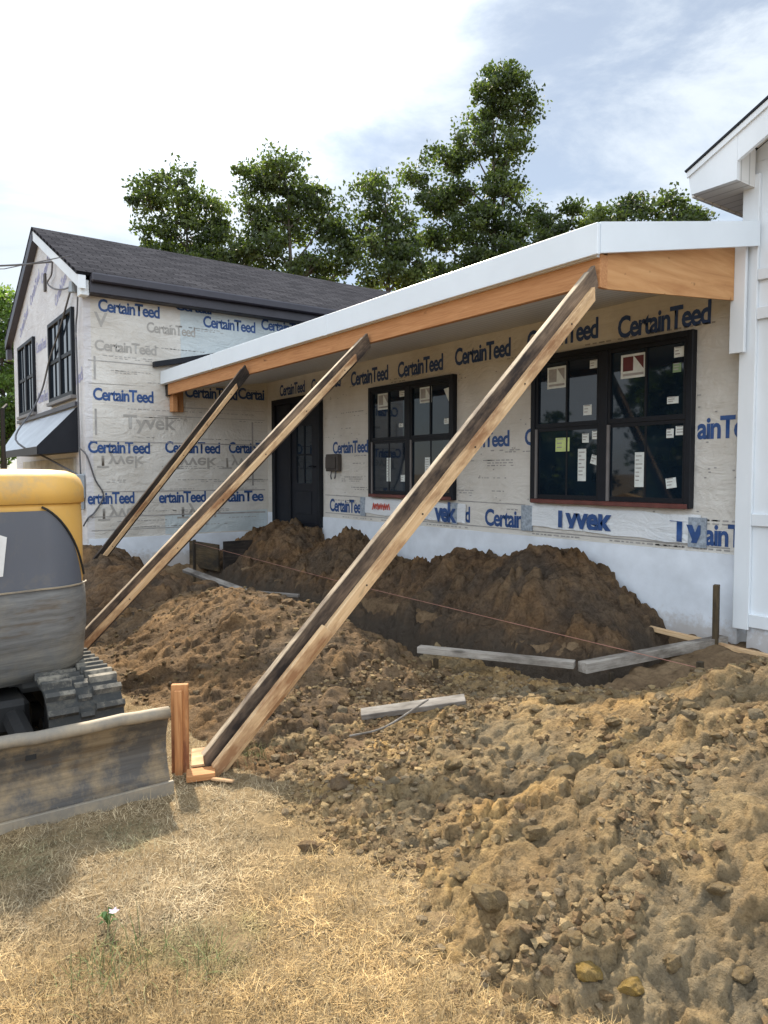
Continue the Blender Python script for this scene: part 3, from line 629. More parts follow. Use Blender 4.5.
# door unit
door = part('door', bmesh.new(), M['frame'], label='dark entry door with a narrow glazed panel')
q = bmesh.new(); bx(q, -11.36, -11.26, 5.78, W + .002, .76, 2.86, .004); bx(q, -9.84, -9.76, 5.78, W + .002, .76, 2.86, .004); bx(q, -11.26, -9.84, 5.78, W + .002, 2.77, 2.86, .004); bx(q, -11.26, -9.84, 5.775, W + .002, .76, .80)
bx(q, -10.80, -10.72, 5.795, W, .80, 2.77, .004); part('frame', q, M['frame'], door)
q = BX(-11.26, -10.80, 5.825, W, .80, 2.77); part('side_panel', q, M['black_metal'], door)
q = bmesh.new(); bx(q, -10.72, -9.84, 5.825, W, .80, 1.45); bx(q, -10.72, -10.56, 5.825, W, 1.45, 2.77); bx(q, -10.06, -9.84, 5.825, W, 1.45, 2.77); bx(q, -10.56, -10.06, 5.825, W, 2.38, 2.77); bx(q, -10.55, -10.07, 5.815, 5.824, .95, 1.32, .006)
part('door_slab', q, M['black_metal'], door)
q = BX(-10.56, -10.06, 5.842, 5.85, 1.45, 2.38); part('pane', q, M['glass'], door)
q = bmesh.new(); bx(q, -10.322, -10.298, 5.83, 5.841, 1.45, 2.38); bx(q, -10.56, -10.323, 5.83, 5.841, 1.90, 1.925); bx(q, -10.297, -10.06, 5.83, 5.841, 1.90, 1.925); part('muntin', q, M['frame'], door)
q = bmesh.new(); tube(q, [(-9.93, 5.82, 1.72), (-9.93, 5.775, 1.72), (-10.04, 5.77, 1.72)], .012, 8); part('handle', q, M['frame'], door)
# wall lamp box with loose wires
q = bmesh.new(); bx(q, -9.55, -9.22, 5.77, W - .003, 1.64, 1.90, .01); bx(q, -9.52, -9.25, 5.745, 5.769, 1.68, 1.86, .006); part('wall_box', q, M['box_dark'])
q = bmesh.new(); tube(q, [(-9.42, 5.80, 1.64), (-9.43, 5.79, 1.57), (-9.41, 5.79, 1.52)], .012, 6); tube(q, [(-9.30, 5.80, 1.64), (-9.30, 5.79, 1.56), (-9.32, 5.79, 1.53)], .012, 6); part('loose_wire', q, M['cable'])

# porch roof
porch = part('porch_roof', bmesh.new(), M['white_fascia'], label='long low porch roof with white metal edge')
FY, EX, WX = 3.953, -3.10, -11.655
sl = (3.66 - 3.245) / (5.98 - FY)
def rz(y): return 3.245 + sl * (y - FY)
q = BX(WX, EX - .002, FY, FY + .03, 3.04, 3.245, .004); part('fascia', q, M['white_fascia'], porch)
q = bmesh.new(); prism(q, [(EX - .03, FY + .031, 3.05), (EX + .10, 5.762, 3.385), (EX + .10, 5.762, 3.575), (EX - .03, FY + .031, rz(FY + .031))], (.032, 0, 0)); part('fascia', q, M['white_fascia'], porch)
for x in (-9.6, -6.55): part('fascia_lap', BX(x, x + .05, FY - .003, FY + .002, 3.038, 3.247), M['white_fascia'], porch)
# roof deck / shingles (with uv in metres)
def roof_slab(name, p00, p10, p11, p01, thick, mt, parent):
    """slab whose top is the quad p00-p10 (eave) p01-p11 (ridge)"""
    q = bmesh.new(); uvl = q.loops.layers.uv.new('UVMap'); top = [Vector(p) for p in (p00, p10, p11, p01)]; nrm = (top[1] - top[0]).cross(top[3] - top[0]).normalized()
    if nrm.z < 0: nrm = -nrm
    a = [q.verts.new(p) for p in top]; b_ = [q.verts.new(p - nrm * thick) for p in top]
    fs = [q.faces.new(a), q.faces.new(list(reversed(b_)))] + [q.faces.new((a[i], b_[i], b_[(i + 1) % 4], a[(i + 1) % 4])) for i in range(4)]
    e = (top[1] - top[0]).normalized(); s = (top[3] - top[0]); s = (s - e * s.dot(e)).normalized()
    for f_ in fs:
        for l in f_.loops: l[uvl].uv = ((l.vert.co - top[0]).dot(e), (l.vert.co - top[0]).dot(s))
    bmesh.ops.recalc_face_normals(q, faces=q.faces); return part(name, q, mt, parent)
roof_slab('roof_deck', (WX, FY + .032, rz(FY) + .006), (EX - .034, FY + .032, rz(FY) + .006), (EX - .034, 5.96, rz(5.96)), (WX, 5.96, rz(5.96)), .03, M['shingle'], porch)
# soffit ceiling
q = bmesh.new(); prism(q, [(WX, FY + .035, 3.035), (WX, 4.02, 3.035), (WX, 4.02, 3.055), (WX, FY + .035, 3.055)], (EX - .035 - WX, 0, 0)); part('eave_board', q, M['white_fascia'], porch)
q = bmesh.new(); prism(q, [(WX, 4.075, 2.95), (WX, 5.857, 3.20), (WX, 5.857, 3.22), (WX, 4.075, 2.97)], (EX - .10 - WX, 0, 0)); part('soffit', q, M['soffit'], porch)
q = BX(-11.50, EX - .03, 4.02, 4.07, 2.865, 3.05, .003); part('beam', q, M['wood_beam'], porch)
q = BX(-11.655, -11.501, 4.03, 4.075, 2.86, 3.05, .003); part('beam', q, M['wood_black'], porch)
q = BX(-11.655, -11.60, 4.11, 4.31, 2.61, 2.99, .003); bx(q, -11.60, -11.45, 4.08, 4.16, 2.60, 3.0, .004); part('post_stub', q, M['wood_beam'], porch)
q = bmesh.new(); prism(q, [(EX - .032, 4.10, 2.84), (EX - .032, 5.695, 2.985), (EX - .032, 5.695, 3.53), (EX - .032, 4.10, rz(4.10) - .05)], (-.02, 0, 0)); part('end_panel', q, M['wood_ply'], porch)
q = BX(EX - .06, EX - .028, 4.021, 4.099, 2.84, 3.06, .002); part('end_block', q, M['wood_beam'], porch)
q = BX(-3.165, -3.045, 5.70, 5.735, 2.565, 3.45, .003); part('corner_board', q, M['white_trim'], porch)
q = bmesh.new(); prism(q, [(-11.655, 3.83, 3.30), (-11.655, 5.7, 3.72), (-11.655, 5.7, 3.81), (-11.655, 3.83, 3.385)], (.10, 0, 0)); part('flashing', q, M['black_metal'], porch)
# main roof behind (low)
mr = part('main_roof', bmesh.new(), M['shingle'])
roof_slab('roof_slope', (-11.66, 5.965, 3.64), (-3.1, 5.965, 3.64), (-3.1, 10, 4.62), (-11.66, 10, 4.62), .08, M['shingle'], mr)
roof_slab('roof_slope', (-11.66, 14, 3.62), (-3.1, 14, 3.62), (-3.1, 10.0, 4.62), (-11.66, 10.0, 4.62), .08, M['shingle'], mr)
part('rear_wall', BX(-11.66, -3.1, 13.3, 13.5, 0, 3.6), M['wrap'])
part('side_wall', BX(-3.3, -3.12, 6.02, 13.29, 0, 3.45), M['wrap'])

# gable wing -------------------------------------------------------
XR, XL, XA, ZA = -11.667, -17.75, -14.75, 6.12
part('foundation', BX(XR - .1, XR + .006, 2.81, 5.84, -.4, .60), M['found'])
ww = part('wing_wall', BX(XR - .12, XR, 2.90, 10.5, .60, 4.50), M['wrap'], label='wrapped side wall of the gable wing')
q = bmesh.new(); prism(q, [(XL, 2.79, -.3), (XR, 2.79, -.3), (XR, 2.79, 4.47), (XA, 2.79, 5.98), (XL, 2.79, 4.47)], (0, .11, 0)); gw = part('gable_wall', q, M['wrap_gable'], label='gable end wall with two dark windows')
part('rear_wall', BX(XL, XR - .13, 12.3, 12.5, 0, 4.5), M['wrap']); part('side_wall', BX(XL, XL + .12, 2.91, 12.29, 0, 4.5), M['wrap'])
ink = (ww, M['ink']); gh = (ww, M['ink_ghost']); fa = bmesh.new()
for y, z, w_, b_ in ((3.013, 4.095, .95, CT), (4.69, 4.05, .95, CT), (5.75, 4.13, .95, CT), (2.911, 2.74, .93, CT), (4.36, 2.87, .93, CT), (2.822, 1.93, .95, CT), (4.014, 1.95, .95, CT), (5.12, 1.965, .70, 'CertainTe'), (2.80, 1.14, .71, 'ertainTeed'), (3.90, 1.135, .80, 'ertainTeed'), (5.0, 1.13, .77, 'rtainTee'), (5.30, 2.90, .50, 'Certai')):
    put_text(ink, b_, ON_WING(y, z), .185, w_, .029)
put_text(ink, 'Certuar', ON_WING(4.217, 4.27), .15, .68, .029)
put_text(gh, 'Tyvek', ON_WING(3.36, 2.32), .22, .84, .02)
Mup = lambda y, z: Matrix.Translation((-11.663, y, z)) @ Matrix.Rotation(R(90), 4, 'Z') @ Matrix.Diagonal((1, 1, -1, 1))
for y, z, w_ in ((2.95, 1.88, .72), (4.05, 1.87, .85), (5.0, 1.87, .7), (2.95, 1.06, .72), (4.2, 1.05, .8)): put_text(gh, 'Tyvek', Mup(y, z), .19, w_, .015)
put_text(gh, CT, ON_WING(2.95, 3.50), .16, .95, .02); put_text(gh, CT, ON_WING(3.75, 3.86), .16, .80, .02); put_text(gh, 'V', ON_WING(2.95, 3.86), .22, .2, .02)
for i in range(52):
    y = random.uniform(2.85, 5.4); z = random.choice((4.0, 3.75, 3.62, 3.42, 3.2, 3.05, 2.62, 2.5, 2.18, 2.05, 1.72, 1.5, 1.35, 1.0, .85, .75))
    dash_rows(fa, ON_WING, y, z, random.uniform(.3, .9), random.choice((1, 1, 2)), .010, .03, seed=100 + i)
for y0, y1, z in ((2.85, 3.9, 3.33), (3.9, 5.8, 2.53), (2.85, 5.8, 2.10), (2.85, 4.2, .72), (3.0, 5.8, 1.32), (4.2, 5.8, 2.68), (2.85, 5.8, .93), (2.85, 3.7, 2.98)):
    q = bmesh.new(); poly(q, [(-11.6625, y0, z), (-11.6625, y1, z + random.uniform(-.02, .02)), (-11.6625, y1, z + .014), (-11.6625, y0, z + .012)]); merge(fa, q)
for y, z0, z1 in ((2.93, 2.2, 2.6), (2.93, 3.05, 3.4), (5.55, 1.4, 2.5)):
    q = bmesh.new(); poly(q, [(-11.662, y, z0), (-11.662, y + .03, z0), (-11.662, y + .03, z1), (-11.662, y, z1)]); merge(fa, q)
q = bmesh.new(); poly(q, [(-11.6645, 4.30, 3.44), (-11.6645, 7.5, 4.00), (-11.6645, 7.5, 4.36), (-11.6645, 4.30, 4.36)]); part('wrap_patch', q, M['wrap_blue'], ww)
q = bmesh.new(); poly(q, [(-11.6645, 4.0, .62), (-11.6645, 5.84, .62), (-11.6645, 5.84, .98), (-11.6645, 4.0, .92)]); part('wrap_patch', q, M['wrap_blue'], ww)
part('fine_print', fa, M['ink_faint'], ww)['kind'] = 'stuff'
gp_ = (gw, M['ink_purple'])
for (x, z, a, s, w_) in ((-16.9, 4.42, -22, .20, 1.0), (-15.7, 4.86, -22, .20, 1.0), (-14.6, 5.05, -20, .2, 1.0), (-15.25, 3.9, 0, .2, .9), (-15.2, 2.95, 0, .2, .9), (-12.15, 2.98, -10, .2, .42), (-16.2, 2.72, 0, .12, .6), (-13.5, 4.45, -20, .2, .9)):
    put_text(gp_, CT if w_ > .5 else 'eed', ON_GABLE(x, z, rot=R(a)), s, w_, .02)
# wing roof
sr = (ZA - 4.60) / (XA + 11.45) * -1; XE = -11.43; ZE = ZA - sr * (XE - XA); XE2 = 2 * XA - XE
yf, yb = 2.66, 12.7
wr_ = part('wing_roof', bmesh.new(), M['shingle'])
roof_slab('roof_slope', (XE, yf, ZE), (XE, yb, ZE), (XA, yb, ZA), (XA, yf, ZA), .05, M['shingle'], wr_)
roof_slab('roof_slope', (XE2, yf, ZE), (XE2, yb, ZE), (XA, yb, ZA), (XA, yf, ZA), .05, M['shingle'], wr_)
q = BX(XE - .05, XE - .003, yf + .19, yb, ZE - .285, ZE - .052, .004); bx(q, XE - .004, XE + .10, yf + .19, yb, ZE - .14, ZE - .012, .02); bx(q, XR + .002, XE - .051, yf + .19, yb, ZE - .29, ZE - .27); part('eave_fascia', q, M['dark_fascia'], wr_)
def rake(side, mt, wdt, y0, y1):
    s = 1 if side > 0 else -1; q = bmesh.new(); x1 = XA + s * (XE - XA); dz = .056
    prism(q, [(XA + s * .004, y0, ZA - dz), (x1, y0, ZE - dz), (x1, y0, ZE - dz - wdt), (XA + s * .004, y0, ZA - dz - wdt)], (0, y1 - y0, 0)); part('rake_board', q, mt, wr_)
rake(1, M['white_trim'], .19, yf + .02, 2.785); rake(-1, M['dark_fascia'], .20, yf + .005, 2.785)
q = BX(XE2, XE2 + .2, yf + .02, 2.78, ZE - .48, ZE - .26); part('eave_return', q, M['dark_fascia'], wr_)
q = BX(XR - .02, XE - .06, yf + .06, yf + .188, ZE - .33, ZE - .10, .01); part('eave_return', q, M['white_trim'], wr_)
def gwin(x0, x1, z0, z1):
    win = part('window', bmesh.new(), M['frame']); q = bmesh.new(); y0, y1 = 2.735, 2.792; e = .07
    bx(q, x0, x0 + e, y0, y1, z0, z1, .004); bx(q, x1 - e, x1, y0, y1, z0, z1, .004); bx(q, x0 + e, x1 - e, y0, y1, z1 - e, z1, .004); bx(q, x0 + e, x1 - e, y0, y1, z0, z0 + e, .004)
    m_ = (x0 + x1) / 2; bx(q, m_ - .06, m_ + .06, y0 + .004, y1, z0 + e, z1 - e); part('frame', q, M['frame'], win); zm = (z0 + z1) / 2
    for a, b_ in ((x0 + e, m_ - .06), (m_ + .06, x1 - e)):
        s = bmesh.new(); bx(s, a, b_, 2.752, 2.79, zm - .03, zm + .03); bx(s, (a + b_) / 2 - .012, (a + b_) / 2 + .012, 2.758, 2.79, zm + .03, z1 - e); bx(s, (a + b_) / 2 - .012, (a + b_) / 2 + .012, 2.758, 2.79, z0 + e, zm - .03); part('sash', s, M['frame'], win)
        part('pane', BX(a, b_, 2.772, 2.778, z0 + e, z1 - e), M['glass'], win)
    part('sill', BX(x0 - .03, x1 + .03, 2.70, 2.79, z0 - .06, z0 - .002, .005), M['track'], win)
gwin(-17.0, -15.35, 2.80, 4.24); gwin(-13.97, -12.19, 2.85, 4.22)
q = BX(-14.28, -14.18, 2.75, 2.788, 4.86, 5.18, .01); part('gable_vent', q, M['box_dark'])
# metal canopy
cn = part('canopy', bmesh.new(), M['steel'], label='small metal canopy on the gable wall')
q = bmesh.new(); prism(q, [(-17.2, 2.785, 2.66), (-12.12, 2.785, 2.66), (-12.12, 2.20, 2.035), (-15.6, 2.20, 2.035)], (0, -.012, -.012)); part('metal_sheet', q, M['steel'], cn)
q = bmesh.new(); prism(q, [(-12.11, 2.785, 2.655), (-12.11, 2.785, 1.95), (-12.11, 2.21, 1.90), (-12.11, 2.19, 2.03)], (-.02, 0, 0)); part('end_panel', q, M['black_metal'], cn)
q = BX(-15.6, -12.13, 2.19, 2.215, 1.90, 2.022); part('front_edge', q, M['black_metal'], cn)
q = BX(-15.6, -12.135, 2.218, 2.78, 1.94, 1.955); part('underside', q, M['black_metal'], cn)
q = BX(-17.3, -12.08, 2.74, 2.788, 2.67, 2.735); part('top_flashing', q, M['dark_fascia'], cn)
part('lower_panel', BX(-16.8, -12.3, 2.76, 2.788, 1.55, 1.85), M['stone'])
part('garage_opening', BX(-16.2, -12.1, 2.77, 2.787, .1, 1.52), M['black_metal'])
# meter and cables fixed to the wing
q = bmesh.new(); bx(q, -11.90, -11.70, 2.64, 2.785, 1.22, 1.60, .02); bx(q, -11.84, -11.76, 2.66, 2.78, 1.05, 1.22, .01); tube(q, [(-11.80, 2.64, 1.42), (-11.80, 2.56, 1.42)], .085, 16); part('electric_meter', q, M['meter'])
def cable(pts, r, mt=M['cable'], parent=house, name='service_cable'):
    q = bmesh.new(); tube(q, catmull(pts, 6), r, 6); return part(name, q, mt, parent, smooth=True)
y_ = 2.73
cable([(x, y_, z) for x, z in ((-13.387, 5.18), (-13.489, 4.99), (-13.82, 4.92), (-13.28, 4.71), (-12.56, 4.56), (-12.03, 4.50))], .014)
cable([(x, y_, z) for x, z in ((-12.10, 4.48), (-12.98, 3.98), (-13.81, 3.59), (-14.5, 3.14))] + [(-14.3, 2.5, 2.70), (-13.4, 2.10, 2.17), (-12.7, 2.45, 1.85), (-11.86, 2.70, 1.60)], .016)
cable([(x, 2.74, z) for x, z in ((-11.78, 4.60), (-11.74, 4.35), (-11.80, 4.06), (-11.90, 3.79), (-11.86, 3.0), (-11.84, 2.13), (-11.80, 1.60))], .013)
cable([(-11.76, 2.72, 2.0), (-11.64, 2.80, 1.87), (-11.64, 2.915, 1.51), (-11.64, 3.03, 1.275), (-11.64, 2.90, 1.02), (-11.64, 2.80, .93), (-11.70, 2.74, .80)], .012)
q = bmesh.new(); tube(q, [(-12.03, 2.73, 4.56), (-12.03, 2.73, 4.40)], [.045, .06], 10); part('weather_head', q, M['meter'])

# right white gable wing -------------------------------------------
pw = part('panel_wall', BX(-3.10, 5.2, 5.80, 5.95, .36, 4.05), M['white_trim'], label='white board-and-panel wall')
q = bmesh.new()
bx(q, -3.115, -2.985, 5.765, 5.797, .34, 3.95, .003)
for z0, z1 in ((3.124, 3.21), (2.818, 2.912), (1.185, 1.281), (.366, .471)): bx(q, -2.984, 5.2, 5.77, 5.797, z0, z1, .003)
for x in (-1.4, .4, 2.2, 4.0): bx(q, x, x + .1, 5.772, 5.797, .472, 1.184); bx(q, x, x + .1, 5.772, 5.797, 1.282, 2.817); bx(q, x, x + .1, 5.772, 5.797, 3.211, 3.95)
part('trim', q, M['white_trim'], pw)
part('foundation', BX(-3.02, 5.2, 5.815, 5.94, -.3, .358), M['found'])
rw = part('white_wing_roof', bmesh.new(), M['white_trim']); XT, ZT, ss, XP = -3.44, 4.04, .495, 1.0
ZP = ZT + ss * (XP - XT)
roof_slab('roof_slope', (XT, 5.46, ZT), (XT, 13, ZT), (XP, 13, ZP), (XP, 5.46, ZP), .016, M['black_metal'], rw)
roof_slab('roof_slope', (2 * XP - XT, 5.46, ZT), (2 * XP - XT, 13, ZT), (XP, 13, ZP), (XP, 5.46, ZP), .016, M['black_metal'], rw)
q = bmesh.new()
xb = -3.02; d0 = .021
prism(q, [(XT + .015, 5.472, ZT - d0 + .0074), (XP, 5.472, ZT - d0 + ss * (XP - XT)), (XP, 5.472, ZT - d0 + ss * (XP - XT) - .045), (XT + .015, 5.472, ZT - d0 - .0376)], (0, .017, 0))
prism(q, [(XT + .015, 5.49, ZT - d0 + .007), (xb, 5.49, ZT - d0 + ss * (xb - XT)), (xb, 5.49, 3.845), (XT + .045, 5.49, 3.845)], (0, .04, 0))
zz = lambda x: ZT - d0 + ss * (x - XT)
prism(q, [(xb + .001, 5.492, zz(xb)), (XP, 5.492, zz(XP)), (XP, 5.492, zz(XP) - .24), (xb + .001, 5.492, zz(xb) - .24)], (0, .035, 0))
prism(q, [(2 * XP - XT, 5.492, zz(XT)), (XP + .001, 5.492, zz(XP)), (XP + .001, 5.492, zz(XP) - .24), (2 * XP - XT, 5.492, zz(XT) - .24)], (0, .035, 0)); part('rake_board', q, M['white_trim'], rw)
q = BX(XT + .05, xb - .002, 5.531, 12.9, 3.847, 3.862); bx(q, XT + .025, XT + .049, 5.531, 12.9, 3.835, ZT - .04); bx(q, xb - .02, xb - .002, 5.531, 5.765, 3.863, ZT + .1); part('boxed_soffit', q, M['soffit'], rw)
q = bmesh.new(); prism(q, [(xb, 5.53, zz(xb) - .05), (XP, 5.53, zz(XP) - .05), (XP, 5.53, zz(XP) - .07), (xb, 5.53, zz(xb) - .07)], (0, .265, 0)); part('rake_soffit', q, M['soffit'], rw)
q = bmesh.new(); prism(q, [(-3.10, 5.80, 4.052), (5.1, 5.80, 4.052), (5.1, 5.80, zz(-3.1) - .075), (XP, 5.80, zz(XP) - .075), (-3.10, 5.80, zz(-3.10) - .075)], (0, .14, 0)); part('gable_wall', q, M['white_trim'], rw)

# ------------------------------------------------------------------ DIRT PILES
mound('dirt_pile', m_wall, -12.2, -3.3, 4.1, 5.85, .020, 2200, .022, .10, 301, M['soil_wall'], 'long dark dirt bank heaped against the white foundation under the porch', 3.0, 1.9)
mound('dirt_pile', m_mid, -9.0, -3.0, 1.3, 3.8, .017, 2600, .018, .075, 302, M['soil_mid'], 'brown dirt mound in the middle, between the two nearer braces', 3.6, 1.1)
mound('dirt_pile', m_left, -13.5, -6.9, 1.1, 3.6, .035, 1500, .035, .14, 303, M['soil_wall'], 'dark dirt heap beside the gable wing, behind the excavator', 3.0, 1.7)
mound('dirt_pile', m_fg, -4.9, -.25, 1.1, 4.6, .0085, 9000, .009, .06, 304, M['soil_fg'], 'large yellowish clay pile full of clods in the right foreground', 4.6, .92)

# separate clods
def clod_mesh(seed, mt, squash=.55):
    r_ = np.random.default_rng(seed); b_ = bmesh.new(); bmesh.ops.create_icosphere(b_, subdivisions=4, radius=1)
    pl = [(Vector(r_.normal(size=3)).normalized(), .55 + .35 * r_.random()) for _ in range(9)]
    P = np.array([v.co[:] for v in b_.verts])
    for nrm, d in pl:                                      # knock flats off it
        nn = np.array(nrm); k = np.maximum(P @ nn - d, 0); P -= k[:, None] * nn * .8
    A_ = lambda a, b2, c_: fbm(a * 1.6 + seed + c_, b2 * 1.6 + c_ * 2.1, 1.3, 4, seed, .62)
    P *= (1 + .20 * (A_(P[:, 0], P[:, 1], P[:, 2]) + A_(P[:, 1], P[:, 2], P[:, 0])))[:, None]
    for v, p in zip(b_.verts, P): v.co = Vector((p[0], p[1] * .85, p[2] * squash))
    me = bpy.data.meshes.new('clod'); b_.to_mesh(me); b_.free(); me.materials.append(mt)
    for p in me.polygons: p.use_smooth = True
    try: me.set_sharp_from_angle(angle=R(35))
    except Exception: pass
    return me
CM = [clod_mesh(400 + i, M['clod']) for i in range(7)] + [clod_mesh(420 + i, M['clod_grey']) for i in range(2)] + [clod_mesh(430 + i, M['clod_brown']) for i in range(2)]
def clod(x, y, r, k, label, group='clods lying on the clay pile', sink=.32):
    me = CM[k]; o = bpy.data.objects.new('dirt_clod', me); z = surf_z(x, y)
    o.location = (x, y, z + r * (.55 - sink) * .6); o.rotation_euler = (random.uniform(-.4, .4), random.uniform(-.4, .4), random.uniform(0, 6.28)); o.scale = (r, r, r)
    reg(o); tag(o, label, 'clod', group)
PROMINENT = [
 (-2.041, 1.847, .066, 0, 'angular clay clod at the lower left foot of the big clay pile'), (-1.799, 1.757, .075, 1, 'largest pale flat clod at the lower edge of the clay pile'),
 (-1.809, 2.279, .062, 2, 'rounded tan clod midway up the clay pile face'), (-2.084, 2.835, .052, 3, 'tan clod near the ridge at the left of the clay pile'),
 (-.936, 1.874, .062, 7, 'grey upright clod at the right edge of the picture'), (-2.962, 1.865, .062, 9, 'brown clod where the lawn meets the dug soil, left of the clay pile'),
 (-2.632, 1.496, .048, 10, 'lone brown clod lying out on the dry grass'), (-1.188, 1.918, .040, 4, 'rounded clod low on the right of the clay pile'),
 (-1.412, 1.822, .032, 5, 'small tan clod above the ochre clay patch'), (-1.891, 2.085, .064, 6, 'broad clod in the middle of the clay pile face'),
 (-2.023, 1.643, .034, 0, 'small clod just off the left foot of the clay pile'), (-1.826, 2.522, .060, 2, 'tan clod high on the clay pile, below its ridge'),
 (-2.007, 2.395, .048, 1, 'flat clod high on the left of the clay pile face'), (-1.697, 2.818, .046, 3, 'clod on the ridge of the clay pile'), (-1.228, 1.625, .030, 8, 'small greyish clod at the bottom of the clay pile')]
for x, y, r in ((-1.37, 1.75, .048), (-1.25, 1.80, .040)):
    me = clod_mesh(int(r * 1000) + 440, M['ochre'], .5); o = bpy.data.objects.new('dirt_clod', me); o.location = (x, y, surf_z(x, y) + .008); o.rotation_euler.z = x * 9; o.scale = (r * 1.1, r, r); reg(o)
    tag(o, 'yellow ochre clay lump low on the pile, the larger of two' if r > .045 else 'smaller yellow ochre clay lump, right of the larger one', 'clod', 'yellow clay lumps')
for x, y, r, k, lab in PROMINENT: clod(x, y, r, k, lab)
r_ = np.random.default_rng(77); cnt = 0
while cnt < 70:
    x, y = r_.uniform(-3.8, -.75), r_.uniform(1.3, 3.5)
    if x > -.42 * y - .05 or float(m_fg(np.array([x]), np.array([y]))[0]) < .02: continue
    clod(x, y, .018 + .040 * r_.random() ** 2.5, int(r_.integers(0, 9)), 'small loose clay clod lying on the big foreground dirt pile', 'small clods on the clay pile'); cnt += 1
for i in range(16):
    x, y = r_.uniform(-6.6, -3.6), r_.uniform(1.9, 3.0)
    clod(x, y, .03 + .045 * r_.random() ** 2, int(r_.integers(9, 11)), 'small brown clod lying on the middle dirt mound', 'small clods on the middle mound')
# loose crumbs: nobody could count them
def crumbs(n, fx, seed, mt, name, rlo, rhi):
    r_ = np.random.default_rng(seed); ico = bmesh.new(); bmesh.ops.create_icosphere(ico, subdivisions=1, radius=1); ico.verts.ensure_lookup_table()
    TN = []; pal = np.array([(.27, .185, .10), (.34, .245, .135), (.42, .31, .17), (.31, .24, .155), (.21, .145, .085)]) * (1 if mt is M['clod'] else .62)
    bv = np.array([v.co[:] for v in ico.verts]); bf = np.array([[v.index for v in f_.verts] for f_ in ico.faces]); ico.free(); V = []; F = []; k = 0
    cx_, cy_ = fx(r_, n)
    for x, y in zip(cx_[:n], cy_[:n]):
        r = rlo * (rhi / rlo) ** (r_.random() ** 2.2); z = surf_z(x, y)
        v = bv * r * (1 + .28 * r_.normal(size=(len(bv), 1)).clip(-1.5, 1.5)) * np.array([1, r_.uniform(.7, 1), r_.uniform(.5, .8)]); a = r_.random() * 6.28; c_, s_ = math.cos(a), math.sin(a)
        v = np.stack([v[:, 0] * c_ - v[:, 1] * s_ + x, v[:, 0] * s_ + v[:, 1] * c_ + y, v[:, 2] + z + r * .15], 1); V.append(v); F.append(bf + k * len(bv)); k += 1; TN.append(np.repeat(pal[r_.integers(0, 5)][None] * r_.uniform(.8, 1.2), len(bv), 0))
    o = nmesh(name, np.concatenate(V), np.concatenate(F), M['crumb'], smooth=False, cols=np.concatenate(TN)); tag(o, 'loose crumbs of clay scattered over the dug ground', 'soil crumbs', kind='stuff')
def f1(r_, n):
    m = n * 14; x, y = r_.uniform(-4.2, -.6, m), r_.uniform(1.2, 3.7, m); c_ = fbm(x, y, 2.6, 3, 88) + r_.normal(0, .16, m)
    k = (x < -.42 * y) & (m_fg(x, y) > -.06) & (c_ > 0); return x[k], y[k]
crumbs(9000, f1, 81, M['clod'], 'soil_crumbs', .004, .027)
def f2(r_, n):
    m = n * 5; x, y = r_.uniform(-7.5, -2.8, m), r_.uniform(1.5, 3.4, m); k = dirt_mask(x, y) > .3; return x[k], y[k]
crumbs(2500, f2, 82, M['soil_mid'], 'soil_crumbs', .006, .030)

# ------------------------------------------------------------------ DRY GRASS
def blades(n, seed, fx, name, label, colf, lmin, lmax, tilt, wd):
    r_ = np.random.default_rng(seed); x, y = fx(r_, n); n = len(x)
    xg, yg, Zg = GZ; ii = np.clip(np.searchsorted(xg, x) - 1, 0, len(xg) - 2); jj = np.clip(np.searchsorted(yg, y) - 1, 0, len(yg) - 2); z = Zg[jj, ii] - .004
    ln = r_.uniform(lmin, lmax, n); az = r_.uniform(0, 6.283, n) + fbm(x, y, 3, 2, 71) * 1.5; el = np.radians(np.clip(r_.normal(tilt, 18, n), 2, 85)); curl = r_.normal(-.35, .5, n); tw = r_.normal(0, .5, n)
    w_ = wd * r_.uniform(.6, 1.3, n); P = []; cur = np.stack([x, y, z], 1); K = 3
    for k in range(K + 1):
        a = az + tw * k / K; s = np.stack([-np.sin(a), np.cos(a), 0 * a], 1) * (w_ * (1 - .75 * k / K))[:, None]
        P += [cur - s, cur + s]; e = el + curl * (k + .5) / K * 1.6
        cur = cur + np.stack([np.cos(a) * np.cos(e), np.sin(a) * np.cos(e), np.sin(e)], 1) * (ln / K)[:, None]
    V = np.stack(P, 1); V[:, :, 2] = np.maximum(V[:, :, 2], (z + .002)[:, None]); nv = 2 * (K + 1); V = V.reshape(-1, 3); b0 = np.arange(n)[:, None] * nv
    F = np.concatenate([b0 + np.array([[2 * k, 2 * k + 1, 2 * k + 3, 2 * k + 2]]) for k in range(K)], 0)
    c_ = colf(r_, x, y, n); cols = np.repeat(c_, nv, 0)
    o = nmesh(name, V, F, M['straw'], cols=cols, smooth=False); return o
def lawn_xy(r_, n):
    # denser near the viewer
    d = 1.7 + 6.5 * r_.random(n) ** 1.9; lat = r_.uniform(-.62, .62, n) * d
    x = .5842 * lat - .8116 * d; y = .8116 * lat + .5842 * d
    m_ = dirt_mask(x, y); k = (r_.random(n) > m_ * 1.05) & (x > -13.4) & (y > .02) & (fbm(x, y, 4, 3, 72) > -.62 + r_.normal(0, .14, n))
    return x[k], y[k]
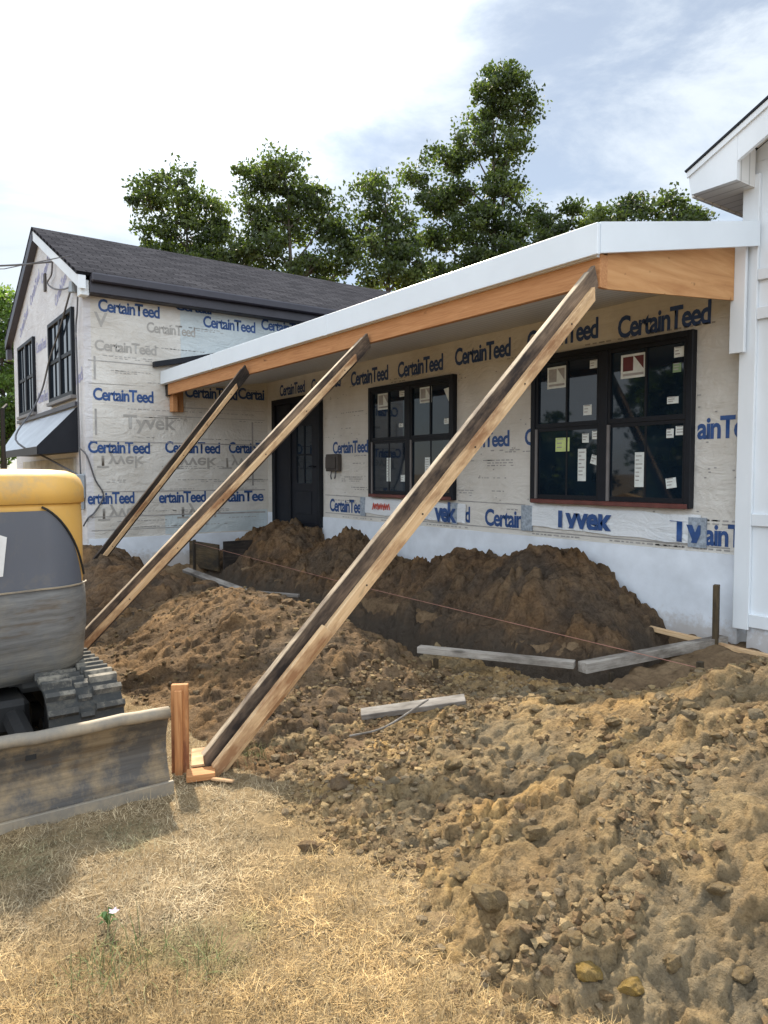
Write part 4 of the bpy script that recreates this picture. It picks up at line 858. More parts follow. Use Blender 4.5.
def straw_col(r_, x, y, n):
    pal = np.array([(.56, .45, .285), (.46, .36, .22), (.34, .26, .16), (.66, .56, .38), (.24, .18, .11)]); c_ = pal[r_.choice(5, n, p=[.32, .28, .18, .12, .10])]
    gold = sst(-.15, .30, fbm(x, y, 1.1, 3, 73) + .40 * sst(-3.0, -1.8, x)); c_ = c_ * (1 - gold[:, None]) + gold[:, None] * c_ * np.array([1.08, .95, .72])
    g_ = sst(.30, .55, fbm(x, y, 2.2, 3, 74))[:, None] * .5; c_ = c_ * (1 - g_) + g_ * np.array([.20, .21, .10])
    return c_ * r_.uniform(.70, 1.2, (n, 1)) * (.66 + .50 * sst(-.3, .3, fbm(x, y, 6.5, 4, 79)))[:, None]
o = blades(330000, 91, lawn_xy, 'dry_grass', '', straw_col, .018, .070, 20, .0011); tag(o, 'dry trampled straw-coloured grass over the front lawn', 'grass', kind='stuff')
def thatch_col(r_, x, y, n):
    pal = np.array([(.30, .22, .13), (.40, .31, .185), (.22, .16, .095), (.48, .38, .24)]); return pal[r_.choice(4, n)] * r_.uniform(.7, 1.15, (n, 1))
o = blades(200000, 92, lawn_xy, 'dry_thatch', '', thatch_col, .008, .030, 30, .0014); tag(o, 'short brown thatch matted under the dry grass', 'grass', kind='stuff')
def tuft(cx_, cy_, s, n, label, seed):
    def fx(r_, n_): a = r_.normal(0, s, (2, n_)); return cx_ + a[0], cy_ + a[1]
    def cf(r_, x, y, n_): pal = np.array([(.12, .16, .055), (.17, .19, .08), (.26, .24, .12)]); return pal[r_.choice(3, n_)] * r_.uniform(.7, 1.2, (n_, 1))
    o = blades(n, seed, fx, 'grass_tuft', '', cf, .05, .12, 48, .0016); tag(o, label, 'grass tuft')
tuft(-2.34, .60, .075, 190, 'grey-green grass tuft below the weed, at the lower left', 95)
tuft(-2.20, .86, .06, 90, 'thin green grass tuft right of the weed', 96)
tuft(-3.70, 1.74, .07, 320, 'green grass tuft beside the foot of the nearest brace', 97)

# weed with a pale flower in the lawn
wx, wy = -2.54, .647; wz = surf_z(wx, wy)
weed = thing('weed', 'little green weed with one pale flower standing in the dry lawn', 'weed', (wx, wy, wz))
q = bmesh.new(); rr_ = random.Random(3)
for k in range(9):
    a = k * .7; l = rr_.uniform(.02, .045); h = rr_.uniform(.02, .06); d = Vector((math.cos(a), math.sin(a), 0)); s = Vector((-d.y, d.x, 0)) * .008
    p0 = Vector((wx, wy, wz + h * .3)); p1 = p0 + d * l * .5 + Vector((0, 0, h)); p2 = p0 + d * l + Vector((0, 0, h * .7))
    v = [q.verts.new(p) for p in (p0, p1 + s, p2, p1 - s)]; q.faces.new(v)
tube(q, [(wx, wy, wz), (wx + .005, wy + .01, wz + .06)], .003, 5); part('leaves', q, M['green'], weed)
q = bmesh.new()
for k in range(5):
    a = k * 1.257; d = Vector((math.cos(a), math.sin(a), .5)); s = Vector((-math.sin(a), math.cos(a), 0)) * .012; p0 = Vector((wx + .02, wy + .015, wz + .06)); v = [q.verts.new(p) for p in (p0, p0 + d * .010 + s * .6, p0 + d * .020, p0 + d * .010 - s * .6)]; q.faces.new(v)
part('flower', q, M['petal'], weed)

# ------------------------------------------------------------------ TIMBER BRACES
def brace(top, bot, label, mats, extra=False, h=.125):
    top, bot = Vector(top), Vector(bot); br = thing('timber_brace', label, 'brace', bot, 'braces propping the porch beam')
    d = (top - bot).normalized(); side = Vector((1, 0, 0)); side = (side - d * side.dot(d)).normalized(); up = side.cross(d)
    if up.y > 0: up = -up                                   # 'up' = outward edge (towards the lawn and sky)
    sgn = 1 if (board_M(bot, top, side).to_3x3() @ Vector((0, 1, 0))).dot(up) > 0 else -1
    board('plank', bot, top + d * .02, h, .038, side, mats[0], br, ends=(sgn * .9, sgn * .5))
    e = board('edge_strip', bot + up * (h / 2 + .004) + d * .05, top + up * (h / 2 + .004) - d * .02, .006, .040, side, mats[2], br, .001); 
    o = -up * (h / 2 - (.010 if extra else .050)) + side * .0385
    board('stud', bot + o + d * .04, top + o - d * (.10 if extra else .22), .070 if extra else .050, .037, side, mats[1], br, ends=(sgn * .8, sgn * .8))
    if extra:
        o2 = -up * (h / 2 - .052) + side * .0765
        board('short_stud', bot + o2 + d * .02, bot + o2 + d * .98, .066, .037, side, M['wood_new'], br, ends=(sgn * .8, 0))
    q = bmesh.new()
    for k in range(7):
        p = bot + (top - bot) * (.06 + .14 * k) + o + side * .0195; tube(q, [p, p + side * .003], .006, 6)
    part('nail_head', q, M['iron'], br); return br
brace((-3.16, 3.99, 2.90), (-3.66, 1.45, .02), 'nearest long timber brace, doubled at its foot beside the orange stake', (M['wood_old'], M['wood_new'], M['wood_edge']), True)
brace((-5.82, 3.99, 2.87), (-6.10, 1.18, .02), 'middle timber brace with a pale stud on dark plank, its foot behind the excavator', (M['wood_old'], M['wood_new'], M['wood_edge']))
brace((-8.52, 3.99, 2.90), (-9.74, 2.20, .16), 'farthest timber brace, nearly black, its foot in the dirt by the gable wing', (M['wood_black'], M['wood_new'], M['wood_old']))

# stake and blocks at the nearest brace
st = thing('stake', 'upright orange lumber stake between the blade and the nearest brace', 'stake', (-3.72, 1.33, 0))
board('post', (-3.715, 1.335, -.2), (-3.735, 1.345, .48), .088, .038, (.80, -.45, .0), M['wood_stake'], st)
board('cleat', (-3.690, 1.318, -.2), (-3.712, 1.328, .455), .040, .036, (.80, -.45, 0), M['wood_stake'], st)
kb = board('foot_block', (-3.60, 1.325, .03), (-3.545, 1.46, .035), .10, .035, (0, 0, 1), M['wood_stake']); tag(kb, 'short orange lumber block under the foot of the nearest brace', 'block')
kb = board('ply_scrap', (-3.78, 1.42, .045), (-3.70, 1.62, .055), .20, .014, (.1, 0, 1), M['wood_new']); tag(kb, 'thin pale plywood scrap wedged behind the nearest brace foot', 'scrap wood')
kb = board('wood_chip', (-3.49, 1.42, .03), (-3.40, 1.50, .03), .03, .012, (0, .2, 1), M['wood_new']); tag(kb, 'pale wood chip on the dry grass in front of the brace foot', 'scrap wood')

# ------------------------------------------------------------------ FORM BOARDS, STAKES, STRING, PLANKS
fb = thing('form_board', 'grey form board running from the white wing to the porch corner', 'form board', (-3.28, 5, .2))
board('plank', (-3.31, 4.12, .225), (-3.18, 5.76, .225), .085, .075, (0, 0, 1), M['wood_form'], fb)
for y in (4.35, 5.25): board('stake', (-3.235 + .08 * (y - 4.35), y, -.5), (-3.235 + .08 * (y - 4.35), y, .17), .04, .02, (1, 0, 0), M['wood_darkstake'], fb)
fb = thing('form_board', 'grey form board along the near side of the porch trench', 'form board', (-3.8, 3.9, .2))
board('plank', (-4.42, 3.52, .225), (-3.37, 4.11, .235), .085, .05, (0, 0, 1), M['wood_form'], fb)
for f_ in (.12, .62): board('stake', (-4.42 + 1.06 * f_ + .02, 3.50 + .59 * f_, -.4), (-4.42 + 1.06 * f_ + .02, 3.50 + .59 * f_, .17), .04, .02, (-.5, 1, 0), M['wood_darkstake'], fb)
k = board('plank', (-4.05, 5.62, .25), (-2.2, 5.66, .16), .05, .04, (0, 0, 1), M['wood_new']); tag(k, 'pale narrow board lying along the base of the white foundation', 'plank')
k = board('stake', (-3.16, 5.60, -.1), (-3.175, 5.62, .70), .075, .045, (1, .4, 0), M['wood_darkstake']); tag(k, 'dark weathered stake standing in front of the white foundation', 'stake')
k = board('plank', (-3.63, 2.44, .13), (-3.26, 2.96, .22), .07, .04, (.3, -.3, 1), M['wood_grey']); tag(k, 'short grey plank half buried left of the clay pile', 'plank')
k = bmesh.new(); tube(k, catmull([(-3.36, 2.18, .13), (-3.27, 2.36, .17), (-3.20, 2.62, .30)], 5), [.006] * 11, 6); k = obj('stick', k, M['wood_grey']); tag(k, 'thin pale bent stick on the dirt in front of the short grey plank', 'stick')
k = board('plank', (-8.75, 2.95, .24), (-7.3, 4.05, .20), .05, .035, (0, 0, 1), M['wood_grey']); tag(k, 'thin pale board lying across the far end of the trench', 'plank')
k = board('plank', (-9.3, 3.45, .33), (-7.55, 3.62, .21), .09, .04, (0, -.3, 1), M['wood_grey']); tag(k, 'grey board sloping down into the far end of the trench', 'plank')
fb = thing('form_board', 'dark upright form boards at the far corner of the trench', 'form board', (-10.6, 4.5, 0))
board('panel', (-11.5, 4.35, .30), (-10.55, 4.45, .30), .42, .03, (0, 1, 0), M['wood_darkstake'], fb); board('panel', (-10.5, 4.50, .33), (-10.5, 5.6, .33), .46, .03, (1, 0, 0), M['wood_black'], fb)
sl_ = thing('string_line', 'pink mason string stretched low over the porch trench', 'string', (-6, 4, .5))
q = bmesh.new(); tube(q, [(-10.4, 4.0, .575), (-6.34, 4.0, .485), (-2.35, 4.0, .45)], .0022, 5); part('string', q, M['string'], sl_)
board('stake', (-10.4, 4.0, -.5), (-10.4, 4.0, .62), .04, .03, (1, 0, 0), M['wood_darkstake'], sl_); board('stake', (-2.35, 4.0, 0), (-2.35, 4.0, .49), .04, .03, (1, 0, 0), M['wood_darkstake'], sl_)

# ------------------------------------------------------------------ EXCAVATOR
EXC = thing('excavator', 'yellow and grey mini excavator seen from behind, dozer blade lowered', 'excavator', (-5.3, .2, 0))
def xp(name, bm, mt, parent=EXC, smooth=False, label=None):
    o = obj(name, bm, mt, parent, smooth=smooth)
    if label: o['label'] = label
    return o
XB, YC, HW, RC = -4.30, .22, .86, .27
def plan(off=0, n=8, xfront=-6.1, xb=XB, hw=HW, bulge=.10):
    """rear outline of the house, from front +Y side round the rear to the -Y side; rear face slightly bowed"""
    P = []
    r = max(.02, RC + off)
    P.append((xfront, YC + hw + off))
    cx_, cy_ = xb - RC - bulge, YC + hw - RC
    for k in range(n + 1): a = R(90) * (1 - k / n); P.append((cx_ + r * math.cos(a), cy_ + r * math.sin(a)))
    for k in range(1, 8):
        f_ = k / 8; P.append((xb - bulge + off + bulge * math.sin(math.pi * f_), cy_ * (1 - f_) + (2 * YC - cy_) * f_))
    for k in range(n + 1): a = -R(90) * (k / n); P.append((cx_ + r * math.cos(a), 2 * YC - cy_ + r * math.sin(a)))
    P.append((xfront, YC - hw - off)); return P
def loft(levels, close_top=True, close_bot=True):
    q = bmesh.new(); rings = [[q.verts.new((x, y, z)) for x, y in plan(off)] for z, off in levels]
    n = len(rings[0])
    for a, b_ in zip(rings[:-1], rings[1:]):
        for k in range(n): q.faces.new((a[k], a[(k + 1) % n], b_[(k + 1) % n], b_[k]))
    if close_top: q.faces.new(rings[-1])
    if close_bot: q.faces.new(list(reversed(rings[0])))
    bmesh.ops.recalc_face_normals(q, faces=q.faces); return q
cw = loft([(.40, -.16), (.43, -.06), (.50, -.01), (.72, .012), (.86, .012), (.945, .006), (.953, -.004)]); xp('counterweight', cw, M['grey_worn'], smooth=True)
q = bmesh.new()                                             # low rear corner lobes of the counterweight
for s in (1, -1):
    yy = YC + s * (HW - .26)
    t_ = bmesh.new(); bmesh.ops.create_cube(t_, size=1); bmesh.ops.bevel(t_, geom=list(t_.edges), offset=.18, segments=3, affect='EDGES'); bmesh.ops.transform(t_, matrix=Matrix.Translation((XB - .42, yy, .46)) @ Matrix.Diagonal((.42, .34, .26, 1)), verts=t_.verts); merge(q, t_)
xp('counterweight_foot', q, M['grey_worn'], smooth=True)
hood = loft([(.958, -.004), (1.0, .0), (1.30, .0), (1.40, -.004), (1.43, -.004)], close_top=True); hd = xp('engine_hood', hood, M['yellow'], smooth=True)
lid = loft([(1.432, .004), (1.436, .014), (1.52, .012), (1.57, -.006), (1.60, -.035), (1.618, -.085), (1.626, -.17), (1.628, -.26)]); xp('hood_lid', lid, M['yellow'], hd, smooth=True)
def band(i0, i1, levels, bulge_off):
    q = bmesh.new(); P = plan(bulge_off); 
    rings = []
    for z, da, db in levels:
        rings.append([q.verts.new((P[k][0], P[k][1], z)) for k in range(i0 + da, i1 + 1 - db)])
    for a, b_ in zip(rings[:-1], rings[1:]):
        for k in range(min(len(a), len(b_)) - 1): q.faces.new((a[k], a[k + 1], b_[k + 1], b_[k]))
    return q
# charcoal engine door over the bowed rear, its top corner rounded
def door_panel():
    P = [Vector((x, y)) for x, y in plan(.007, 16)]; pts = P[7:len(P) - 7]; q = bmesh.new(); n = len(pts); cols_ = []
    L_ = [0]
    for a, b_ in zip(pts[:-1], pts[1:]): L_.append(L_[-1] + (b_ - a).length)
    for i, p in enumerate(pts):
        e = min(L_[i], L_[-1] - L_[i]); zt = 1.395 - .0 if e > .26 else 1.395 - .40 * (1 - e / .26) ** 2.0
        zb = .960; cols_.append([q.verts.new((p.x, p.y, zb + (zt - zb) * k / 6)) for k in range(7)])
    for i in range(n - 1):
        for k in range(6): q.faces.new((cols_[i][k], cols_[i + 1][k], cols_[i + 1][k + 1], cols_[i][k + 1]))
    bmesh.ops.recalc_face_normals(q, faces=q.faces); return q
ed = xp('engine_door', door_panel(), M['grey_gloss'], smooth=True)
q = bmesh.new(); P = [Vector((x, y)) for x, y in plan(.012, 16)]; pts = P[6:len(P) - 6]
L_ = [0]
for a, b_ in zip(pts[:-1], pts[1:]): L_.append(L_[-1] + (b_ - a).length)
seam = []
for i, p in enumerate(pts):
    if L_[i] < .34: e = L_[i]; seam.append((p.x, p.y, 1.425 - .42 * (1 - e / .34) ** 1.7))
tube(q, seam, .007, 5); xp('door_seam', q, M['iron'], ed)
q = bmesh.new(); P = plan(.014, 12); tube(q, [(x, y, .956) for x, y in P[3:-3]], .006, 5); xp('lower_trim', q, M['blade_edge'])
q = bmesh.new(); P = plan(.012, 12); k0 = 22
poly(q, [(XB + .0145, .55, 1.05), (XB + .0145, .60, 1.05), (XB + .0145, .625, 1.26), (XB + .0145, .55, 1.29)])
for v in q.verts: v.co.x = XB - .10 + .10 * math.sin(math.pi * (1 - (v.co.y - (2 * YC - (YC + HW - RC))) / (2 * (HW - RC)))) + .0135
xp('decal', q, M['decal'], ed)
# body in front of the hood, cab, mast post, boom
q = BX(-6.45, -6.11, YC - HW + .03, YC + HW - .03, .55, 1.05, .04); bx(q, -6.4, -4.9, YC - .80, YC + .80, .46, .545, .01); xp('upper_frame', q, M['grey_worn'])
cab = xp('cab', bmesh.new(), M['grey_gloss']); q = bmesh.new(); cx0, cx1, cy0, cy1 = -6.55, -5.25, YC - HW + .03, YC + .10
for x in (cx0, cx1 - .07):
    for y in (cy0, cy1 - .07): bx(q, x, x + .07, y, y + .07, 1.05 if x < -6 else 1.63, 2.42, .01)
bx(q, cx0 - .04, cx1 + .04, cy0 - .03, cy1 + .03, 2.42, 2.52, .03); xp('cab_frame', q, M['grey_gloss'], cab)
q = bmesh.new(); bx(q, cx1 - .04, cx1 - .03, cy0 + .07, cy1 - .07, 1.64, 2.41); bx(q, cx0 + .07, cx1 - .07, cy0 + .03, cy0 + .04, 1.64, 2.41); bx(q, cx0 + .07, cx1 - .07, cy1 - .04, cy1 - .03, 1.64, 2.41); xp('pane', q, M['glass'], cab)
q = bmesh.new(); tube(q, [(-6.30, .90, .9), (-6.30, .90, 2.10)], .016, 8); tube(q, [(-6.30, .90, 2.10), (-6.36, .94, 2.14)], .012, 8)
xp('grab_rail', q, M['iron'])
q = bmesh.new(); prism(q, [(-6.4, .17, .72), (-7.3, .17, 1.05), (-8.2, .17, 1.25), (-9.2, .17, .95), (-9.2, .17, .78), (-8.2, .17, 1.03), (-7.4, .17, .85), (-6.4, .17, .52)], (0, .18, 0)); xp('boom', q, M['yellow'])
q = bmesh.new(); prism(q, [(-9.1, .19, 1.0), (-9.3, .19, .95), (-9.75, .19, .5), (-9.6, .19, .45)], (0, .14, 0)); xp('arm', q, M['yellow'])
q = bmesh.new(); prism(q, [(-9.8, -.05, .62), (-9.5, -.05, .60), (-9.3, -.05, .3), (-9.55, -.05, .04), (-9.85, -.05, .2)], (0, .62, 0)); xp('bucket', q, M['steel_blade'])
# undercarriage
q = bmesh.new(); bx(q, -5.75, -4.35, YC - .5, YC + .5, .17, .36, .03); tube(q, [(-5.05, YC, .36), (-5.05, YC, .47)], .38, 24); xp('undercarriage', q, M['iron'])
def track(y0, y1):
    tr = xp('track', bmesh.new(), M['rubber']); r = .225; xa, xb_ = -5.95, -4.22; za = .235
    path = []; n = 14
    for k in range(25): path.append((xa + (xb_ - xa) * k / 24, za + r, 0, 1))
    for k in range(1, n): a = R(90) - R(180) * k / n; path.append((xb_ + r * math.cos(a), za + r * math.sin(a), math.cos(a), math.sin(a)))
    for k in range(25): path.append((xb_ - (xb_ - xa) * k / 24, za - r, 0, -1))
    for k in range(1, n): a = R(-90) - R(180) * k / n; path.append((xa + r * math.cos(a), za + r * math.sin(a), math.cos(a), math.sin(a)))
    q = bmesh.new(); t_ = .025
    ro = [[q.verts.new((x + nx * s, y, z + nz * s)) for (y, s) in ((y0, -t_), (y1, -t_), (y1, 0), (y0, 0))] for x, z, nx, nz in path]
    for i in range(len(ro)):
        a, b_ = ro[i], ro[(i + 1) % len(ro)]
        for k in range(4): q.faces.new((a[k], a[(k + 1) % 4], b_[(k + 1) % 4], b_[k]))
    bmesh.ops.recalc_face_normals(q, faces=q.faces); xp('track_belt', q, M['rubber'], tr)
    # lugs, evenly spaced by arc length
    S = [0.0]; pp = path + [path[0]]
    for a, b_ in zip(pp[:-1], pp[1:]): S.append(S[-1] + math.hypot(b_[0] - a[0], b_[1] - a[1]))
    q = bmesh.new(); nl = 52; wd = y1 - y0
    for k in range(nl):
        s = S[-1] * k / nl; i = max(j for j in range(len(S) - 1) if S[j] <= s); f_ = (s - S[i]) / max(1e-6, S[i + 1] - S[i]); a, b_ = pp[i], pp[i + 1]
        x, z, nx, nz = [a[j] * (1 - f_) + b_[j] * f_ for j in range(4)]; l = math.hypot(nx, nz); nx, nz = nx / l, nz / l
        Mx = Matrix(((nz, 0, nx), (0, 1, 0), (-nx, 0, nz))).to_4x4(); Mx.translation = Vector((x, 0, z))
        for (ya, yb_, off, hh, ll) in ((y0 - .004, y0 + wd * .38, 0, .030, .023), (y1 - wd * .38, y1 + .004, .0, .030, .023), (y0 + wd * .41, y0 + wd * .59, .03, .014, .018)):
            t2 = bmesh.new(); bx(t2, -ll + off, ll + off, ya, yb_, -.004, hh)
            for v in t2.verts:
                if v.co.z > hh * .5: v.co.x = off + (v.co.x - off) * .62
            merge(q, t2, Mx)
    xp('track_lugs', q, M['mud_lug'], tr)
    q = bmesh.new()
    for x, rr in ((xa, .19), (xb_, .19)): tube(q, [(x, y0 + .05, za), (x, y1 - .05, za)], rr, 20)
    for k in range(1, 5): x = xa + (xb_ - xa) * k / 5; tube(q, [(x, y0 + .06, .10), (x, y1 - .06, .10)], .075, 14)
    bx(q, xa + .1, xb_ - .1, y0 + .10, y1 - .10, .17, .34, .02); xp('track_frame', q, M['iron'], tr)
track(YC + .53, YC + .91); track(YC - .91, YC - .53)
# dozer blade: curved plate, rounded top lip, cutting edge
bl = xp('dozer_blade', bmesh.new(), M['steel_blade']); q = bmesh.new(); BY0, BY1 = -.78, 1.215; prof = []
for k in range(11):
    f_ = k / 10; z = .012 + .395 * f_; x = -3.50 - .11 * math.sin(math.pi * f_ * .8) + .045 * f_; prof.append((x, z))
ny = 30; cols_ = []; r_ = random.Random(9)
for j in range(ny + 1):
    y = BY0 + (BY1 - BY0) * j / ny; cols_.append([[q.verts.new((x - o_, y, z)) for x, z in prof] for o_ in (0, .022)])
for j in range(ny):
    for k in range(10):
        for s in (0, 1): q.faces.new((cols_[j][s][k], cols_[j + 1][s][k], cols_[j + 1][s][k + 1], cols_[j][s][k + 1]))
    for k in (0, 10): q.faces.new((cols_[j][0][k], cols_[j + 1][0][k], cols_[j + 1][1][k], cols_[j][1][k]))
for j in (0, ny):
    for k in range(10): q.faces.new((cols_[j][0][k], cols_[j][0][k + 1], cols_[j][1][k + 1], cols_[j][1][k]))
bmesh.ops.recalc_face_normals(q, faces=q.faces); xp('mouldboard', q, M['steel_blade'], bl, smooth=False)
q = bmesh.new(); pts = [(prof[-1][0] - .014 + r_.uniform(-.003, .003), BY0 + (BY1 - BY0) * j / 26, prof[-1][1] + .004 + .003 * math.sin(j * .9) + r_.uniform(-.002, .002)) for j in range(27)]; tube(q, pts, .030, 10); xp('top_lip', q, M['blade_edge'], bl, smooth=True)
q = BX(-3.498, -3.478, BY0 - .003, BY1 + .003, .006, .075, .003); xp('cutting_edge', q, M['blade_edge'], bl)
q = BX(prof[7][0] + .004, prof[7][0] + .012, .565, .61, .30, .37); xp('slot', q, M['iron'], bl)
q = bmesh.new(); tube(q, [(-3.64, -.2, .2), (-4.5, -.2, .27)], .06, 8); xp('blade_arm', q, M['iron'], bl); q = bmesh.new(); tube(q, [(-3.64, .64, .2), (-4.5, .64, .27)], .06, 8); xp('blade_arm', q, M['iron'], bl)

# ------------------------------------------------------------------ TREES
RV = Vector((.5842, .8116, 0)); DV = Vector((-.8116, .5842, 0))     # across / away, seen from the street
def tree(loc, H, lobes, label, seed, trunk_r=.22, dens=1.0, leaf=.15, pal=None, gap=1.0, group=None, trunk_lean=0):
    r_ = np.random.default_rng(seed); base = Vector((loc[0], loc[1], -.2)); t = thing('tree', label, 'tree', (loc[0], loc[1], 0), group)
    w3_ = lambda l, dpt, z: base + RV * l + DV * dpt + Vector((0, 0, z + .2))
    q = bmesh.new(); top = w3_(trunk_lean, 0, H * .86); mid = w3_(trunk_lean * .4 + .15, 0, H * .45)
    tp = catmull([base, mid, top], 8); tube(q, tp, [trunk_r * (1 - .86 * i / (len(tp) - 1)) for i in range(len(tp))], 8)
    V, C_ = [], []
    pal = np.array(pal if pal is not None else [(.038, .056, .022), (.056, .078, .030), (.085, .112, .040), (.12, .15, .055)])
    for (l, dpt, z, rx, rz_) in lobes:
        c_ = w3_(l, dpt, z); zt = max(.25 * H, z - rz_ * .9 - abs(l) * .5); fz = min(.98, zt / (H * .86)); k = int(fz * (len(tp) - 1)); p0 = tp[k]
        lp = catmull([p0, (p0 + c_) / 2 + Vector((0, 0, -.15 * rz_)), c_], 4); r0 = trunk_r * (1 - .86 * fz) * .55 + .02; tube(q, lp, [r0 * (1 - .7 * i / (len(lp) - 1)) for i in range(len(lp))], 6, False)
        nc = max(5, int(dens * 9.5 * rx * rx * rz_ ** .9 / .8) + 4)
        for _ in range(nc):
            d = r_.normal(size=3); d /= np.linalg.norm(d); rad = r_.uniform(.2, 1.0) ** .55
            cc_ = c_ + RV * (d[0] * rad * rx) + DV * (d[1] * rad * rx) + Vector((0, 0, d[2] * rad * rz_))
            if r_.random() < .55:
                s_ = c_ + (cc_ - c_) * .2; tube(q, [s_, (s_ + cc_) / 2 + Vector((0, 0, .08)), cc_], [.036, .024, .010], 4, False)
            cr = r_.uniform(.24, .62); n = int(r_.uniform(45, 85) * gap); tone = pal[min(3, int(r_.choice(4, p=[.3, .35, .25, .1])))] * r_.uniform(.8, 1.25)
            u = r_.normal(size=(n, 3)).clip(-1.5, 1.5) * np.array([cr, cr, cr * .55]) * .62; P0 = np.array(cc_) + u
            a = r_.normal(size=(n, 3)); a[:, 2] -= .4; a /= np.linalg.norm(a, axis=1)[:, None]; b_ = np.cross(a, r_.normal(size=(n, 3))); b_ /= np.linalg.norm(b_, axis=1)[:, None]
            s = leaf * r_.uniform(.6, 1.35, (n, 1)); a = a * s; b_ = b_ * s * .30
            V.append(np.stack([P0 - a * .5, P0 + b_, P0 + a * .5, P0 - b_], 1).reshape(-1, 3)); C_.append(np.repeat(tone[None, :] * r_.uniform(.75, 1.25, (n, 1)), 4, 0))
    V = np.concatenate(V); C_ = np.concatenate(C_); F = np.arange(len(V)).reshape(-1, 4)
    obj('trunk', q, M['bark'], t, smooth=True); nmesh('crown', V, F, M['leaf'], t, cols=C_, smooth=False); return t
def plobes(u0, d, pts):
    """lobe list given in metres already"""
    return pts
k31, k30, k29, k33 = 31 / 725, 30 / 725, 29 / 725, 33 / 725
def lob(k, u0, items): return [((u - u0) * k, dp, 1.6 + (466 - v) * k, rx * k * 1.0, rz_ * k * .95) for u, v, rx, rz_, dp in items]
lob4 = lambda k, u0, it: lob(k, u0, [(u * .94 + 29, v + 10, a * .92, b * .92, d) for u, v, a, b, d in it])
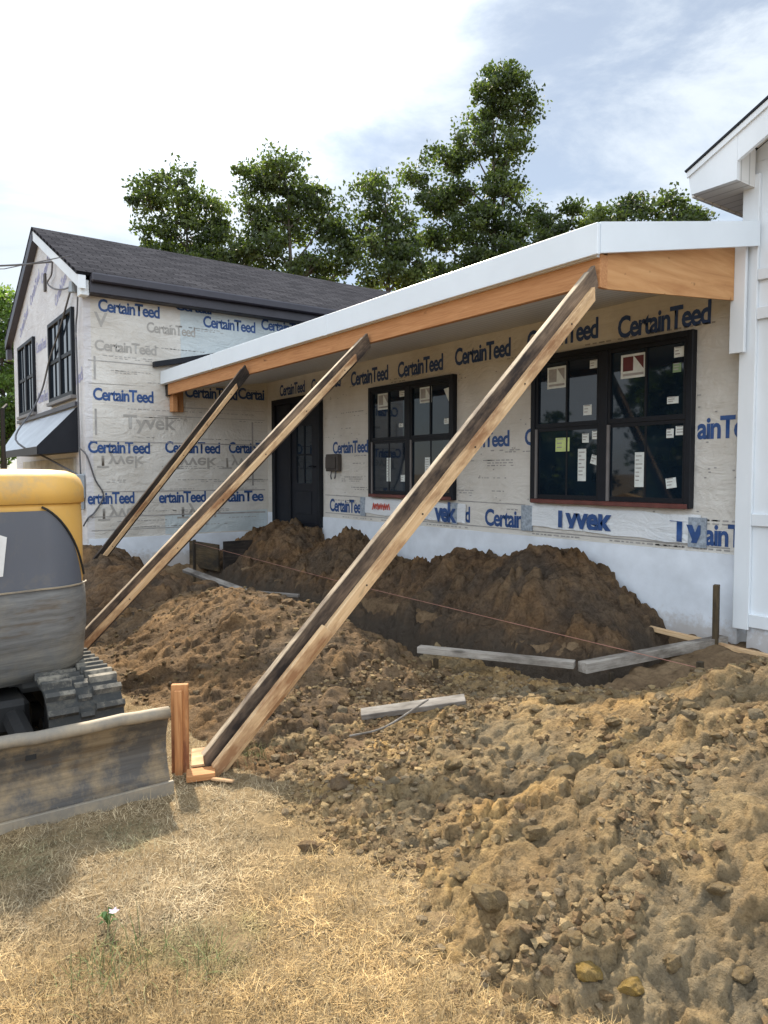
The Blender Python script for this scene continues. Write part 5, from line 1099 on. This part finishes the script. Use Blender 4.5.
TRL = [
 ((-30.01, 11.38), 14.6, lob(k31, 190, [(178, 190, 28, 24, 0), (205, 200, 22, 22, .4), (155, 205, 16, 16, -.5), (150, 235, 15, 18, 0), (185, 230, 34, 22, .5), (215, 235, 18, 22, 0), (180, 262, 42, 18, 0), (145, 190, 9, 9, 0), (165, 255, 26, 16, .5), (215, 260, 20, 18, 0), (222, 225, 14, 18, .6)]), 'round leafy tree behind the gable roof, leftmost of the backdrop row', 1101),
 ((-26.62, 14.37), 15.2, lob(k30, 288, [(285, 175, 30, 24, 0), (255, 178, 22, 18, .3), (310, 195, 22, 22, 0), (250, 215, 22, 22, 0), (285, 215, 34, 24, .6), (325, 215, 20, 20, 0), (335, 240, 15, 18, 0), (265, 248, 36, 18, 0), (315, 255, 24, 14, 0), (345, 262, 14, 14, 0), (240, 258, 20, 14, 0), (300, 270, 40, 14, .5), (345, 235, 14, 20, .4), (228, 240, 16, 22, .3)]), 'broad leafy tree behind the gable roof, second from the left', 1102),
 ((-23.51, 16.98), 14.4, lob(k29, 382, [(365, 178, 15, 17, 0), (380, 200, 18, 18, 0), (362, 215, 15, 20, .4), (395, 225, 20, 18, 0), (372, 250, 26, 22, 0), (405, 258, 24, 16, 0), (385, 275, 34, 14, 0), (400, 240, 20, 16, 0), (415, 275, 24, 14, .4)]), 'narrow ragged tree left of the tall one, above the porch roof end', 1103),
 ((-23.96, 23.2), 20.2, lob4(k33, 492, [(503, 82, 32, 22, 0), (520, 105, 20, 26, 0), (490, 108, 22, 20, .5), (470, 135, 24, 18, 0), (510, 145, 24, 24, 0), (440, 152, 24, 14, 0), (412, 168, 16, 10, 0), (455, 182, 34, 18, .5), (505, 182, 26, 22, 0), (425, 195, 18, 12, 0), (478, 215, 34, 22, 0), (520, 215, 22, 20, 0), (440, 228, 26, 16, 0), (500, 245, 44, 18, 0), (450, 262, 40, 14, 0), (540, 205, 12, 14, 0), (490, 300, 50, 24, 0)]), 'tallest tree, rising high above the middle of the porch roof', 1104),
 ((-19.97, 23.61), 12.6, lob(30 / 725, 565, [(545, 225, 18, 16, 0), (570, 212, 18, 12, 0), (590, 218, 16, 12, .5), (560, 240, 30, 14, 0), (558, 272, 34, 20, .4), (570, 315, 38, 26, 0)]), 'bushy treetop just right of the tallest tree, over the porch roof', 1105),
 ((-17.4, 23.76), 12.6, lob(28 / 725, 620, [(610, 212, 18, 12, 0), (632, 203, 16, 12, 0), (650, 210, 14, 12, .4), (625, 230, 30, 12, 0), (625, 262, 34, 22, .4), (618, 305, 38, 26, 0)]), 'middle bushy treetop of three over the near end of the porch roof', 1106),
 ((-15.58, 24.57), 12.8, lob(27 / 725, 675, [(664, 200, 14, 13, 0), (682, 205, 14, 14, 0), (690, 215, 8, 10, .3), (672, 222, 24, 12, 0), (675, 255, 30, 22, .4), (680, 300, 36, 26, 0)]), 'bushy treetop nearest the white wing eave', 1107),
]
for loc, H, lobes, lab, sd_ in TRL:
    tree(loc, H, lobes, lab, sd_, dens=(1.9 if sd_ == 1104 else 1.35) if sd_ < 1105 else 1.6, gap=1.25, leaf=.17)
tl = tree((-46, 6.5), 13, [(-.6, 0, 11.0, 1.8, 1.5), (.6, .5, 9.8, 1.6, 1.6), (-.2, 0, 8, 2.3, 1.8), (.8, 0, 5.6, 2.4, 2.0), (-1, 0, 4, 2.5, 2)], 'green tree at the far left edge beyond the gable wing', 1108, leaf=.2, pal=[(.06, .11, .025), (.085, .14, .035), (.11, .17, .045), (.14, .2, .06)])
# street side behind the viewer (seen only as reflections in the window glass)
for k, (x, y, hh) in enumerate(((-20, -11, 4.2), (-15.5, -13.5, 6.5), (-11.5, -11.5, 4.6), (-25, -14, 5.0), (-7.5, -13, 6.0))):
    tree((x, y), hh, [(-1.2, 0, hh * .35, 1.8, 1.7), (1.2, 0, hh * .38, 1.9, 1.8), (0, .6, hh * .68, 1.9, hh * .26), (0, -.5, 1.0, 2.3, 1.0)], 'dense street tree behind the viewer, %s in its row, reflected in the windows' % ('second', 'third', 'fourth', 'first', 'last')[k], 1200 + k, leaf=.30, dens=.8)

# ------------------------------------------------------------------ POWER LINES
pl = thing('power_line', 'overhead service line running from the gable peak out of the picture at left', 'power line', (-15, 2.7, 5))
q = bmesh.new(); tube(q, catmull([(-13.387, 2.72, 5.18), (-14.2, 2.0, 5.18), (-16, .2, 5.25), (-24, -8, 6.6)], 8), .016, 6); part('wire', q, M['cable'], pl)
pl2 = thing('power_line', 'thin straight wire crossing in front of the gable just under the service line', 'power line', (-15, 2.7, 5))
q = bmesh.new(); tube(q, [(-11.9, 2.70, 4.93), (-13.4, 2.0, 4.95), (-26, -6, 6.3)], .008, 5); part('wire', q, M['cable'], pl2)
